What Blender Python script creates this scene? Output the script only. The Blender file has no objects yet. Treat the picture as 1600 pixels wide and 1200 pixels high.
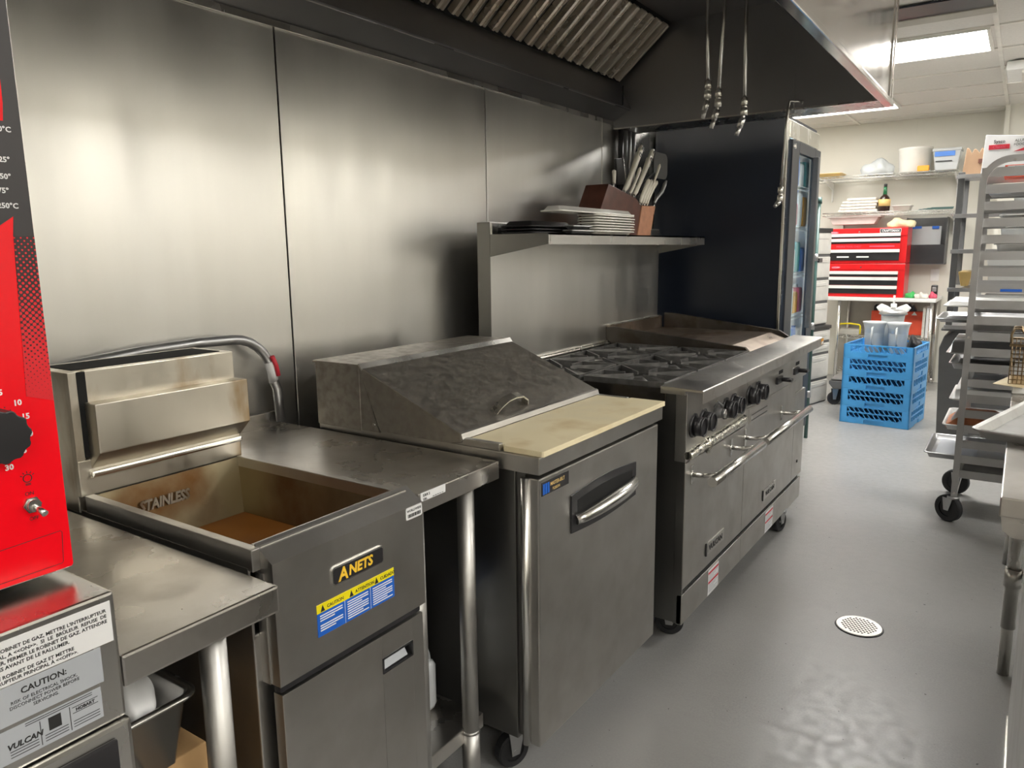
import bpy, bmesh, math, random
from mathutils import Vector, Matrix
random.seed(7)
S = bpy.context.scene
COL = S.collection
# ---------------- camera ----------------
def cam_basis(yaw, pitch, roll):
    y, p, r = (math.radians(a) for a in (yaw, pitch, roll))
    fwd = Vector((-math.sin(y)*math.cos(p), math.cos(y)*math.cos(p), math.sin(p)))
    right = Vector((math.cos(y), math.sin(y), 0)); up = right.cross(fwd)
    r2 = right*math.cos(r)+up*math.sin(r); u2 = up*math.cos(r)-right*math.sin(r)
    return r2, u2, fwd
r2, u2, fw = cam_basis(34.10, -9.98, -0.70)
cd = bpy.data.cameras.new('camera'); cam = bpy.data.objects.new('camera', cd); COL.objects.link(cam)
cd.sensor_width = 36; cd.lens = 1174/1600*36; cd.clip_start = .02
cam.matrix_world = Matrix(((r2.x, u2.x, -fw.x, 0), (r2.y, u2.y, -fw.y, 0), (r2.z, u2.z, -fw.z, 1.36), (0, 0, 0, 1)))
S.camera = cam
# ---------------- world, exposure ----------------
w = bpy.data.worlds.new('world'); S.world = w; w.use_nodes = True
w.node_tree.nodes['Background'].inputs[0].default_value = (.9, .93, 1, 1)
w.node_tree.nodes['Background'].inputs[1].default_value = .02
S.view_settings.view_transform = 'Standard'; S.view_settings.look = 'None'
S.view_settings.exposure = 0.5; S.view_settings.gamma = 1; S.view_settings.use_curve_mapping = False
LIGHT_STRENGTH = 9.0
LIGHT_COLOUR = (1.0, .975, .925, 1)
# ceiling panels: x0, x1, y0, y1  (emissive diffusers built with their frames below)
CEILING_LIGHTS = [
    (-1.50, -.28, 5.33, 5.93, 'long white ceiling light panel between the exhaust hood and the ceiling grid', 3.0),
    (-2.26, -1.04, 7.20, 7.80, 'ceiling light panel at the back, mostly hidden behind the hood corner', 1.1),
    (.995, 2.19, 5.33, 5.93, 'ceiling light panel on the right of the row beside the visible one', 1.7),
    (.995, 2.19, 2.9, 3.5, 'ceiling light panel over the aisle across from the range', 1.9), (.995, 2.19, .46, 1.06, 'ceiling light panel over the aisle across from the prep cooler', 1.9), (.995, 2.19, -1.37, -.77, 'ceiling light panel over the aisle behind the viewpoint', 1.3), (-.24, .97, 6.56, 7.16, 'ceiling light panel over the pan rack end of the room', .8)]

# ---------------- materials ----------------
def newmat(name):
    m = bpy.data.materials.new(name); m.use_nodes = True
    nt = m.node_tree; b = nt.nodes['Principled BSDF']
    return m, nt, b
def N(nt, t, **kw):
    n = nt.nodes.new(t)
    for k, v in kw.items(): setattr(n, k, v)
    return n
def noise_fac(nt, scale, stretch=(1, 1, 1), detail=4, lo=.4, hi=.6):
    tc = N(nt, 'ShaderNodeTexCoord'); mp = N(nt, 'ShaderNodeMapping'); mp.inputs['Scale'].default_value = stretch
    no = N(nt, 'ShaderNodeTexNoise'); no.inputs['Scale'].default_value = scale; no.inputs['Detail'].default_value = detail
    mr = N(nt, 'ShaderNodeMapRange'); mr.inputs[1].default_value = lo; mr.inputs[2].default_value = hi
    nt.links.new(tc.outputs['Object'], mp.inputs[0]); nt.links.new(mp.outputs[0], no.inputs[0]); nt.links.new(no.outputs[0], mr.inputs[0])
    return mr.outputs[0]
def mixcol(nt, fac, a, b):
    mx = N(nt, 'ShaderNodeMix', data_type='RGBA')
    nt.links.new(fac, mx.inputs[0])
    for i, c in ((6, a), (7, b)):
        if isinstance(c, tuple): mx.inputs[i].default_value = (*c, 1)
        else: nt.links.new(c, mx.inputs[i])
    return mx.outputs[2]
def mixval(nt, fac, a, b):
    mr = N(nt, 'ShaderNodeMapRange'); mr.inputs[3].default_value = a; mr.inputs[4].default_value = b
    nt.links.new(fac, mr.inputs[0]); return mr.outputs[0]
def bump(nt, b, fac, strength, dist=.002):
    bp = N(nt, 'ShaderNodeBump'); bp.inputs['Strength'].default_value = strength; bp.inputs['Distance'].default_value = dist
    nt.links.new(fac, bp.inputs['Height']); nt.links.new(bp.outputs[0], b.inputs['Normal'])
def plain(name, col, rough=.5, metal=0, spec=None, var=.08, scale=9, trans=0, bmp=0):
    m, nt, b = newmat(name)
    f = noise_fac(nt, scale, lo=.3, hi=.7)
    c = mixcol(nt, f, tuple(max(0, x*(1-var)) for x in col), tuple(min(1, x*(1+var)) for x in col))
    nt.links.new(c, b.inputs['Base Color'])
    b.inputs['Roughness'].default_value = rough; b.inputs['Metallic'].default_value = metal
    if spec is not None: b.inputs['Specular IOR Level'].default_value = spec
    if trans: b.inputs['Transmission Weight'].default_value = trans
    if bmp: bump(nt, b, f, bmp, .004)
    return m
def steel(name, col=(.55, .53, .5), r0=.26, r1=.34, stretch=(1, 1, .4), scale=6, stain=None, stain_amt=(.5, .62), stain_scale=5, bmp=.0, stain_stretch=(1, 1, 1), metal=1.0, sm=.75, sr=.14):
    m, nt, b = newmat(name)
    f = noise_fac(nt, scale, stretch, 6, .3, .7)
    f2 = noise_fac(nt, 2.2, (1, 1, .6), 3, .3, .7)
    c = mixcol(nt, f2, tuple(x*.86 for x in col), tuple(min(1, x*1.1) for x in col))
    c = mixcol(nt, f, c, tuple(min(1, x*1.03) for x in col))
    b.inputs['Metallic'].default_value = metal
    ro = mixval(nt, f, r0, r1)
    if stain:
        sf = noise_fac(nt, stain_scale, stain_stretch, 8, *stain_amt)
        c = mixcol(nt, sf, c, stain)
        ad = N(nt, 'ShaderNodeMath', operation='MULTIPLY_ADD'); ad.inputs[1].default_value = sr
        nt.links.new(sf, ad.inputs[0]); nt.links.new(ro, ad.inputs[2]); ro = ad.outputs[0]
        me = mixval(nt, sf, metal, metal*sm); nt.links.new(me, b.inputs['Metallic'])
    nt.links.new(c, b.inputs['Base Color']); nt.links.new(ro, b.inputs['Roughness'])
    if bmp: bump(nt, b, f, bmp)
    return m
def emis(name, col, st):
    m, nt, b = newmat(name)
    b.inputs['Base Color'].default_value = (*col[:3], 1); b.inputs['Emission Color'].default_value = (*col[:3], 1)
    b.inputs['Emission Strength'].default_value = st
    return m
M = {}
M['wallsteel'] = steel('brushed_wall_steel', (.74, .725, .69), .27, .36, (1, 1, .12), 7, sm=.97, sr=.04, stain=(.70, .685, .65), stain_amt=(.35, .85), stain_scale=9, stain_stretch=(1, 1, .15), bmp=0)
M['steel'] = steel('stainless_steel', (.62, .605, .575), .24, .32)
M['legs'] = steel('dull_leg_steel', (.50, .49, .47), .38, .5, (1, 1, 1), 20, bmp=0)
M['ledge'] = steel('ledge_steel', (.66, .64, .61), .28, .36, (1, 1, 1), 5, stain=(.5, .46, .42), stain_amt=(.55, .8), stain_scale=22)
M['frontsteel'] = steel('front_stainless_steel', (.57, .555, .53), .30, .40, (1, 1, 1), 5, sm=.97, sr=.05, stain=(.46, .44, .41), stain_amt=(.4, .85), stain_scale=9, bmp=0)
M['topsteel'] = steel('worn_top_steel', (.56, .54, .51), .24, .34, (1, 1, 1), 5, sm=.9, sr=.08, stain=(.46, .43, .39), stain_amt=(.45, .9), stain_scale=16, bmp=.0)
M['polished'] = steel('polished_steel', (.70, .69, .665), .2, .3, bmp=0)
M['panmetal'] = steel('dull_pan_aluminium', (.40, .40, .395), .42, .55, (1, 1, 1), 9, stain=(.33, .32, .30), stain_amt=(.45, .8), stain_scale=9)
M['drain'] = steel('drain_steel', (.62, .6, .57), .45, .55, bmp=0)
M['bright'] = steel('bright_edge_steel', (.86, .84, .78), .18, .35, bmp=.02)
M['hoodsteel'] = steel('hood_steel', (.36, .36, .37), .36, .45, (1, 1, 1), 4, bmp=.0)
M['hoodfront'] = steel('hood_front_steel', (.66, .63, .60), .13, .20, (1, 1, .1), 8, bmp=.004)
M['filter'] = steel('greasy_filter_steel', (.62, .57, .50), .20, .34, (1, 1, 1), 6, stain=(.4, .34, .26), stain_amt=(.4, .9), bmp=0)
M['fryback'] = steel('oil_splashed_steel', (.62, .58, .50), .28, .5, (1, 1, .3), 16, stain=(.36, .24, .11), stain_amt=(.56, .75), stain_scale=9, stain_stretch=(1, 1, .4), bmp=.03)
M['tank'] = steel('fryer_tank_steel', (.30, .25, .16), .3, .5, (1, 1, 1), 9, stain=(.15, .07, .02), stain_amt=(.46, .7), stain_scale=5, bmp=.02)
M['lidsteel'] = steel('dirty_lid_steel', (.40, .375, .34), .36, .46, (1, 1, 1), 90, stain=(.27, .245, .21), stain_amt=(.42, .72), stain_scale=38, bmp=.015)
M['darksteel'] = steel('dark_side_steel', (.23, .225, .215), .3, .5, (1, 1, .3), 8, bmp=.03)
M['griddle'] = steel('griddle_steel', (.34, .28, .23), .25, .5, (1, .2, 1), 12, stain=(.12, .08, .05), stain_amt=(.48, .66), stain_scale=6, bmp=.03)
M['greasy'] = steel('greasy_dark_steel', (.11, .10, .09), .3, .5, (1, 1, 1), 9, stain=(.07, .055, .04), stain_amt=(.45, .6), stain_scale=9, bmp=.15)
M['iron'] = plain('cast_iron', (.21, .205, .20), .38, .7, var=.3, scale=25, bmp=.1)
M['black'] = plain('black_plastic', (.022, .021, .023), .35, var=.3)
M['charcoal'] = plain('charcoal_faceplate', (.04, .036, .038), .4)
M['blackmatte'] = plain('black_void', (.006, .006, .006), .8)
M['rubber'] = plain('wheel_rubber', (.02, .02, .022), .6, var=.3)
M['fridgeblack'] = plain('navy_black_cabinet', (.008, .012, .022), .35, var=.2, scale=2)
M['red'] = plain('red_enamel', (.97, .003, .012), .22, var=.04, scale=4)
M['chestred'] = plain('red_chest_paint', (.72, .015, .018), .28, var=.05)
M['board'] = steel('worn_cutting_board', (.80, .70, .47), .4, .6, (1, 1, 1), 10, stain=(.62, .47, .24), stain_amt=(.52, .75), stain_scale=6, bmp=.08, metal=0)
M['white'] = plain('white_plastic', (.80, .80, .78), .4, var=.04)
M['porcelain'] = plain('white_porcelain', (.82, .80, .74), .25, var=.04)
M['wallpaint'] = plain('cream_wall_paint', (.72, .70, .63), .7, var=.03, scale=3, bmp=.02)
M['tile'] = plain('ceiling_tile', (.66, .64, .60), .9, var=.04, scale=60, bmp=.1)
M['grid'] = plain('ceiling_grid_metal', (.70, .68, .63), .5)
M['galv'] = steel('aluminium', (.47, .47, .475), .32, .5, (1, 1, 1), 20, bmp=.04)
M['chrome'] = steel('chrome_wire', (.72, .72, .70), .15, .3, bmp=0)
M['wood'] = plain('dark_walnut_wood', (.10, .035, .022), .45, var=.25, scale=20)
M['woodlight'] = plain('end_grain_wood', (.50, .24, .14), .5, var=.15, scale=30)
M['cream'] = plain('cream_handle_plastic', (.80, .76, .66), .35, var=.05)
M['card'] = plain('brown_cardboard', (.50, .31, .14), .8, var=.08, scale=14)
M['kraft'] = plain('brown_paper_bag', (.27, .17, .10), .85, var=.1, scale=10)
M['paper'] = plain('white_paper', (.78, .78, .78), .7, var=.03)
M['greylabel'] = plain('silver_label', (.42, .44, .47), .45, var=.03)
M['yellow'] = plain('yellow_plastic', (.86, .72, .01), .4)
M['orange'] = plain('orange_plastic', (.85, .38, .03), .4)
M['redorange'] = plain('red_orange_case', (.86, .11, .05), .4)
M['blue'] = plain('crate_blue', (.07, .34, .72), .4, var=.12, scale=6)
M['bluedark'] = plain('shade_blue', (.02, .10, .25), .6)  # darker than the rack blue, shade put into the colour
M['bluelabel'] = plain('label_blue', (.015, .12, .55), .4)
M['lid_blue'] = plain('bright_blue_label', (.10, .28, .80), .4)
M['ink'] = plain('black_ink', (.02, .02, .02), .5)
M['redink'] = plain('red_ink', (.60, .03, .05), .5)
M['whiteink'] = plain('white_ink', (.85, .85, .85), .5)
M['gold'] = plain('gold_print', (.95, .58, .05), .35)
M['goldfoil'] = plain('gold_label_foil', (.75, .52, .2), .4)
M['greenglass'] = plain('green_bottle_glass', (.03, .20, .08), .1, trans=.3)
M['amber'] = plain('dark_drink', (.03, .014, .01), .15)
M['clearish'] = plain('milky_clear_plastic', (.72, .75, .76), .25, trans=.35, var=.03)
M['jug'] = plain('translucent_jug_plastic', (.80, .82, .84), .35, trans=.15, var=.03)
M['greypaint'] = plain('dark_grey_plastic', (.12, .12, .12), .55)
M['drawer'] = plain('frosted_drawer_plastic', (.66, .64, .60), .4, trans=.1)
M['greenpost'] = plain('green_epoxy_post', (.05, .11, .10), .35)
M['cloth'] = plain('folded_cloth', (.70, .66, .60), .9, var=.15, scale=30, bmp=.3)
M['yellowcloth'] = plain('cream_towel', (.80, .70, .45), .9, var=.15, scale=40, bmp=.3)
M['foil'] = steel('crumpled_foil', (.80, .78, .70), .18, .3, (1, 1, 1), 60, bmp=1.0)
M['bread'] = plain('orange_brown_packet', (.48, .17, .07), .5, var=.3, scale=20)
M['smoke'] = plain('smoked_plastic', (.10, .10, .105), .2, trans=.55)
M['pink'] = plain('pink_plastic', (.75, .12, .2), .4)
M['teal'] = plain('teal_plastic', (.08, .42, .42), .4)
M['green'] = plain('green_plastic', (.06, .45, .12), .4)
M['wire'] = steel('browned_basket_wire', (.30, .22, .13), .3, .5, bmp=0)
M['beigeshade'] = plain('beige_and_shaded_wall', (.42, .40, .35), .7)  # plain beige parts, also the shaded wall below the far bench
def glassmat():
    m, nt, b = newmat('tinted_glass'); b.inputs['Base Color'].default_value = (.82, .92, .97, 1)
    b.inputs['Roughness'].default_value = .03; b.inputs['Transmission Weight'].default_value = 1; b.inputs['IOR'].default_value = 1.12
    return m
M['glass'] = glassmat()
def oilmat():
    m, nt, b = newmat('brown_frying_oil'); f = noise_fac(nt, 6, (1, 1, 1), 4, .3, .7)
    nt.links.new(mixcol(nt, f, (.20, .065, .010), (.30, .115, .02)), b.inputs['Base Color'])
    b.inputs['Roughness'].default_value = .3; b.inputs['Specular IOR Level'].default_value = .25
    return m
M['oil'] = oilmat()
def floormat():
    m, nt, b = newmat('grey_epoxy_floor')
    a = noise_fac(nt, 160, (1, 1, 1), 3, .25, .75); c = noise_fac(nt, 2.0, (1, 1, 1), 5, .3, .7); d = noise_fac(nt, 28, (1, 1, 1), 6, .35, .7)
    c1 = mixcol(nt, c, (.26, .26, .255), (.34, .337, .33))
    c2 = mixcol(nt, a, c1, (.35, .345, .335))
    sp = noise_fac(nt, 60, (1, 1, 1), 1, .78, .79)
    c3 = mixcol(nt, sp, c2, (.08, .08, .08))
    nt.links.new(c3, b.inputs['Base Color'])
    nt.links.new(mixval(nt, d, .30, .42), b.inputs['Roughness'])
    bump(nt, b, d, .10, .003)
    return m
M['floor'] = floormat()
def dotmat():
    m, nt, b = newmat('red_to_black_dot_print')
    tc = N(nt, 'ShaderNodeTexCoord'); mp = N(nt, 'ShaderNodeMapping'); mp.inputs['Rotation'].default_value = (math.radians(45), 0, 0)
    mp.inputs['Scale'].default_value = (1, 200, 200)
    fr = N(nt, 'ShaderNodeVectorMath', operation='FRACTION'); sb = N(nt, 'ShaderNodeVectorMath', operation='SUBTRACT'); sb.inputs[1].default_value = (0, .5, .5)
    ml = N(nt, 'ShaderNodeVectorMath', operation='MULTIPLY'); ml.inputs[1].default_value = (0, 1, 1); ln = N(nt, 'ShaderNodeVectorMath', operation='LENGTH')
    sx = N(nt, 'ShaderNodeSeparateXYZ'); rad = N(nt, 'ShaderNodeMapRange'); rad.inputs[1].default_value = -.945; rad.inputs[2].default_value = -.74; rad.inputs[3].default_value = .72; rad.inputs[4].default_value = .20
    lt = N(nt, 'ShaderNodeMath', operation='LESS_THAN')
    L = nt.links.new
    L(tc.outputs['Object'], mp.inputs[0]); L(mp.outputs[0], fr.inputs[0]); L(fr.outputs[0], sb.inputs[0]); L(sb.outputs[0], ml.inputs[0]); L(ml.outputs[0], ln.inputs[0])
    L(tc.outputs['Object'], sx.inputs[0]); L(sx.outputs[2], rad.inputs[0]); L(ln.outputs['Value'], lt.inputs[0]); L(rad.outputs[0], lt.inputs[1])
    L(mixcol(nt, lt.outputs[0], (.035, .02, .022), (.75, .02, .03)), b.inputs['Base Color']); b.inputs['Roughness'].default_value = .3
    return m
M['dots'] = dotmat()

# ---------------- geometry helpers ----------------
class MB:
    def __init__(s): s.bm = bmesh.new(); s.mi = 0
    def _tag(s, before):
        for f in s.bm.faces:
            if f.index == -1 or f not in before: f.material_index = s.mi
    def faces(s, vs, fs):
        v = [s.bm.verts.new(p) for p in vs]
        out = []
        for f in fs:
            try: fc = s.bm.faces.new([v[i] for i in f]); fc.material_index = s.mi; out.append(fc)
            except ValueError: pass
        return v, out
    def box(s, x0, x1, y0, y1, z0, z1, bev=0, seg=2):
        if x0 > x1: x0, x1 = x1, x0
        if y0 > y1: y0, y1 = y1, y0
        if z0 > z1: z0, z1 = z1, z0
        v, f = s.faces([(x, y, z) for z in (z0, z1) for y in (y0, y1) for x in (x0, x1)],
                [(0, 2, 3, 1), (4, 5, 7, 6), (0, 1, 5, 4), (2, 6, 7, 3), (0, 4, 6, 2), (1, 3, 7, 5)])
        if bev:
            bev = min(bev, .45*min(x1-x0, y1-y0, z1-z0))
            es = list({e for q in f for e in q.edges})
            bmesh.ops.bevel(s.bm, geom=es, offset=bev, segments=seg, profile=.6, affect='EDGES', material=s.mi)
        return s
    def prism(s, pts, axis, a0, a1, bev=0):
        # pts: 2D outline; axis 'x': (y,z), 'y': (x,z), 'z': (x,y)
        def P(p, a):
            return {'x': (a, p[0], p[1]), 'y': (p[0], a, p[1]), 'z': (p[0], p[1], a)}[axis]
        n = len(pts)
        v, f = s.faces([P(p, a0) for p in pts]+[P(p, a1) for p in pts],
            [tuple(range(n)), tuple(range(2*n-1, n-1, -1))]+[(i, (i+1) % n, n+(i+1) % n, n+i)[::-1] for i in range(n)])
        bmesh.ops.recalc_face_normals(s.bm, faces=f)
        if bev: bmesh.ops.bevel(s.bm, geom=list({e for q in f for e in q.edges}), offset=bev, segments=2, profile=.6, affect='EDGES', material=s.mi)
        return s
    def cyl(s, p0, p1, r, r2=None, seg=20, cap=True):
        p0, p1 = Vector(p0), Vector(p1); r2 = r if r2 is None else r2
        d = (p1-p0).normalized(); a = Vector((0, 0, 1)) if abs(d.z) < .9 else Vector((1, 0, 0))
        u = d.cross(a).normalized(); w_ = d.cross(u)
        vs = []
        for c, rr in ((p0, r), (p1, r2)):
            for i in range(seg):
                t = 2*math.pi*i/seg; vs.append(c+(u*math.cos(t)+w_*math.sin(t))*rr)
        fs = [(i, (i+1) % seg, seg+(i+1) % seg, seg+i) for i in range(seg)]
        if cap: fs += [tuple(range(seg-1, -1, -1)), tuple(range(seg, 2*seg))]
        v, f = s.faces(vs, fs); bmesh.ops.recalc_face_normals(s.bm, faces=f)
        for q in f:
            if len(q.verts) == 4: q.smooth = True
        return s
    def tube(s, pts, r, seg=10, closed=False, cap=True):
        pts = [Vector(p) for p in pts]; n = len(pts); rings = []
        prev = None
        for i, p in enumerate(pts):
            if closed: t = (pts[(i+1) % n]-pts[i-1])
            else: t = pts[min(i+1, n-1)]-pts[max(i-1, 0)]
            t.normalize()
            if prev is None:
                a = Vector((0, 0, 1)) if abs(t.z) < .9 else Vector((1, 0, 0)); u = t.cross(a).normalized()
            else: u = (prev-t*prev.dot(t)); u = u.normalized() if u.length > 1e-6 else t.orthogonal().normalized()
            prev = u; w_ = t.cross(u)
            rr = r[i] if isinstance(r, (list, tuple)) else r
            rings.append([p+(u*math.cos(2*math.pi*k/seg)+w_*math.sin(2*math.pi*k/seg))*rr for k in range(seg)])
        vs = [q for ring in rings for q in ring]; m = n if closed else n-1
        fs = [(i*seg+k, i*seg+(k+1) % seg, ((i+1) % n)*seg+(k+1) % seg, ((i+1) % n)*seg+k) for i in range(m) for k in range(seg)]
        if cap and not closed: fs += [tuple(range(seg-1, -1, -1)), tuple((n-1)*seg+k for k in range(seg))]
        v, f = s.faces(vs, fs); bmesh.ops.recalc_face_normals(s.bm, faces=f)
        for q in f:
            if len(q.verts) == 4: q.smooth = True
        return s
    def lathe(s, prof, c, seg=28, sx=1, sy=1):
        vs = []; fs = []; n = len(prof)
        for (r, z) in prof:
            for k in range(seg):
                t = 2*math.pi*k/seg; vs.append((c[0]+r*sx*math.cos(t), c[1]+r*sy*math.sin(t), c[2]+z))
        for i in range(n-1):
            for k in range(seg): fs.append((i*seg+k, i*seg+(k+1) % seg, (i+1)*seg+(k+1) % seg, (i+1)*seg+k))
        fs += [tuple(range(seg-1, -1, -1)), tuple((n-1)*seg+k for k in range(seg))]
        v, f = s.faces(vs, fs); bmesh.ops.recalc_face_normals(s.bm, faces=f)
        for q in f:
            if len(q.verts) == 4: q.smooth = True
        return s
    def pan(s, x0, x1, y0, y1, z, h, t=.002, rim=.012, taper=.012, rc=.03, seg=5):
        """an open tray with rolled rim, rounded corners; z = underside, h = depth"""
        def ring(ins, zz):
            r = max(rc-ins, .004) if ins > 0 else rc
            X0, X1, Y0, Y1 = x0+ins, x1-ins, y0+ins, y1-ins; out = []
            for cx, cy, a0 in ((X1-r, Y1-r, 0), (X0+r, Y1-r, 90), (X0+r, Y0+r, 180), (X1-r, Y0+r, 270)):
                for k in range(seg+1):
                    a = math.radians(a0+90*k/seg); out.append((cx+r*math.cos(a), cy+r*math.sin(a), zz))
            return out
        rings = [ring(rim+taper, z), ring(rim, z+h-.003), ring(0, z+h-.004), ring(0, z+h), ring(rim*.6, z+h+.002), ring(rim+t, z+h-.002), ring(rim+taper+t, z+t)]
        n = len(rings[0]); vs = [p for r_ in rings for p in r_]; fs = []
        for i in range(len(rings)-1):
            for k in range(n): fs.append((i*n+k, i*n+(k+1) % n, (i+1)*n+(k+1) % n, (i+1)*n+k))
        fs += [tuple(range(n-1, -1, -1)), tuple((len(rings)-1)*n+k for k in range(n))]
        v, f = s.faces(vs, fs); bmesh.ops.recalc_face_normals(s.bm, faces=f)
        return s
    def text(s, txt, o, size, X=(0, 1, 0), Y=(0, 0, 1), depth=.0006, align='LEFT', sx=1.0, bold=0, shear=0):
        cu = bpy.data.curves.new('t', 'FONT'); cu.body = txt; cu.size = size; cu.extrude = depth; cu.align_x = align; cu.offset = bold; cu.shear = shear
        cu.resolution_u = 2
        ob = bpy.data.objects.new('t', cu); COL.objects.link(ob)
        dg = bpy.context.evaluated_depsgraph_get(); me = bpy.data.meshes.new_from_object(ob.evaluated_get(dg))
        X = Vector(X); Y = Vector(Y); Z = X.cross(Y); o = Vector(o)
        me.transform(Matrix(((X.x*sx, Y.x, Z.x, o.x), (X.y*sx, Y.y, Z.y, o.y), (X.z*sx, Y.z, Z.z, o.z), (0, 0, 0, 1))))
        for p in me.polygons: p.material_index = s.mi
        s.bm.from_mesh(me)
        bpy.data.objects.remove(ob); bpy.data.curves.remove(cu); bpy.data.meshes.remove(me)
        return s
    def xf(s, mat):
        bmesh.ops.transform(s.bm, matrix=mat, verts=s.bm.verts); return s
    def build(s, name, mats, parent=None, smooth=False):
        me = bpy.data.meshes.new(name)
        org = parent.get('_o') if parent else None
        if org is not None: bmesh.ops.translate(s.bm, vec=(-org[0], -org[1], -org[2]), verts=s.bm.verts)
        s.bm.normal_update()
        s.bm.to_mesh(me); s.bm.free()
        for m in (mats if isinstance(mats, (list, tuple)) else [mats]): me.materials.append(M[m] if isinstance(m, str) else m)
        if smooth:
            for p in me.polygons: p.use_smooth = True
        o = bpy.data.objects.new(name, me); COL.objects.link(o)
        if parent:
            o.parent = parent
            if org is not None: o['_o'] = list(org)
        return o
def thing(name, loc, label, cat, group=None):
    o = bpy.data.objects.new(name, None); COL.objects.link(o); o.location = loc; o['_o'] = list(loc)
    o.empty_display_size = .05
    o['label'] = label; o['category'] = cat
    if group: o['group'] = group
    return o
def solo(mb, name, mats, loc, label, cat, group=None, smooth=False, kind=None):
    """a thing that is one mesh, origin moved to loc"""
    bmesh.ops.translate(mb.bm, vec=(-loc[0], -loc[1], -loc[2]), verts=mb.bm.verts)
    o = mb.build(name, mats, None, smooth); o.location = loc; o['_o'] = list(loc)
    o['label'] = label; o['category'] = cat
    if group: o['group'] = group
    if kind: o['kind'] = kind
    return o
def struct(mb, name, mats): o = mb.build(name, mats); o['kind'] = 'structure'; return o
def kids(o): return [c for c in bpy.data.objects if c.parent == o]
def copy_tree(o, loc=None, label=None, rotz=None, parent=None):
    c = o.copy(); COL.objects.link(c)
    if parent: c.parent = parent
    for k in kids(o):
        if k is not c: copy_tree(k, parent=c)
    if loc is not None: c.location = loc
    if label: c['label'] = label
    if rotz is not None: c.rotation_euler = (0, 0, rotz)
    return c
def arc(c, r, a0, a1, n, plane='yz'):
    out = []
    for i in range(n+1):
        a = math.radians(a0+(a1-a0)*i/n); p, q = r*math.cos(a), r*math.sin(a)
        out.append({'yz': (c[0], c[1]+p, c[2]+q), 'xz': (c[0]+p, c[1], c[2]+q), 'xy': (c[0]+p, c[1]+q, c[2])}[plane])
    return out
# ================= THE SETTING =================
mb = MB(); mb.box(-2.65, 2.3, -1.9, 8.65, -.06, 0); struct(mb, 'floor', 'floor')
# steel clad wall: one metre sheets over a dark backing
mb = MB(); mb.box(-1.90, -1.806, -1.9, 4.95, 0, 2.66); mb.mi = 1
for y0, y1 in ((-1.52, -.52), (-.518, .484), (.488, 1.489), (1.493, 2.494), (2.498, 3.489)):
    mb.box(-1.8065, -1.800, y0+.001, y1-.001, 0, 2.6, .001, 1)
mb.box(-1.8065, -1.8005, 3.492, 4.94, 0, 2.6)
mb.box(-1.801, -1.797, 3.484, 3.492, 0, 2.6)
struct(mb, 'wall_left', ['blackmatte', 'wallsteel'])
mb = MB(); mb.box(-2.75, -2.65, 4.85, 8.75, -.06, 2.66); mb.box(-2.75, -1.9, 4.85, 4.95, -.06, 2.66); struct(mb, 'wall_left_alcove', 'wallpaint')
mb = MB(); mb.box(-2.75, 2.4, 8.65, 8.75, -.06, 2.66)
for x in (-2.2, -1.0, .2):
    mb.box(x-.002, x+.002, 8.648, 8.652, 0, 2.6)
mb.box(-.262, .9, 8.30, 8.66, 0, 2.6); mb.box(-.262, -.225, 8.285, 8.31, 0, 2.6)
struct(mb, 'wall_far', 'wallpaint')
mb = MB(); mb.box(2.3, 2.4, -2, 8.75, -.06, 2.66); struct(mb, 'wall_right', 'wallpaint')
mb = MB(); mb.box(-1.9, 2.4, -2, -1.9, -.06, 2.66); struct(mb, 'wall_near', 'wallpaint')
# ceiling with T-bar grid: tiles leave openings for the lights
mb = MB(); mb.box(-2.75, 2.4, -2, 8.75, 2.64, 2.70); mb.mi = 1
gx = [-2.72, -1.50, -.255, .965, 1.95]; gy = [-1.9+.61*k-.32 for k in range(0, 19)]
gy = [5.33-.61*k for k in range(12, 0, -1)]+[5.33+.61*k for k in range(0, 6)]
for y in gy: mb.box(-2.65, 2.3, y-.012, y+.012, 2.592, 2.60)
for x in (-1.52, -.25, .98, 2.2): mb.box(x-.012, x+.012, -1.9, 8.65, 2.5915, 2.60)
mb.mi = 0
ys = [-1.9]+gy+[8.65]
xs = [-2.65, -1.52, -.25, .98, 2.2, 2.3]
for i in range(len(ys)-1):
    for j in range(5):
        mb.box(xs[j]+.008, xs[j+1]-.008, ys[i]+.008, ys[i+1]-.008, 2.60, 2.612)
struct(mb, 'ceiling', ['tile', 'grid'])
# ceiling lights
for x0, x1, y0, y1, lab, k in CEILING_LIGHTS:
    t = thing('ceiling_light', ((x0+x1)/2, (y0+y1)/2, 2.60), lab or '', 'ceiling light', 'ceiling light panels')
    f = MB()
    for a in ((x0, x1, y0, y0+.02), (x0, x1, y1-.02, y1), (x0, x0+.02, y0+.02, y1-.02), (x1-.02, x1, y0+.02, y1-.02)): f.box(*a, 2.580, 2.599, .002, 1)
    f.build('frame', 'grid', t)
    d = MB(); d.box(x0+.02, x1-.02, y0+.02, y1-.02, 2.586, 2.594)
    d.build('diffuser', emis('lit_diffuser_%.1f' % k, LIGHT_COLOUR, LIGHT_STRENGTH*k), t)
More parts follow.
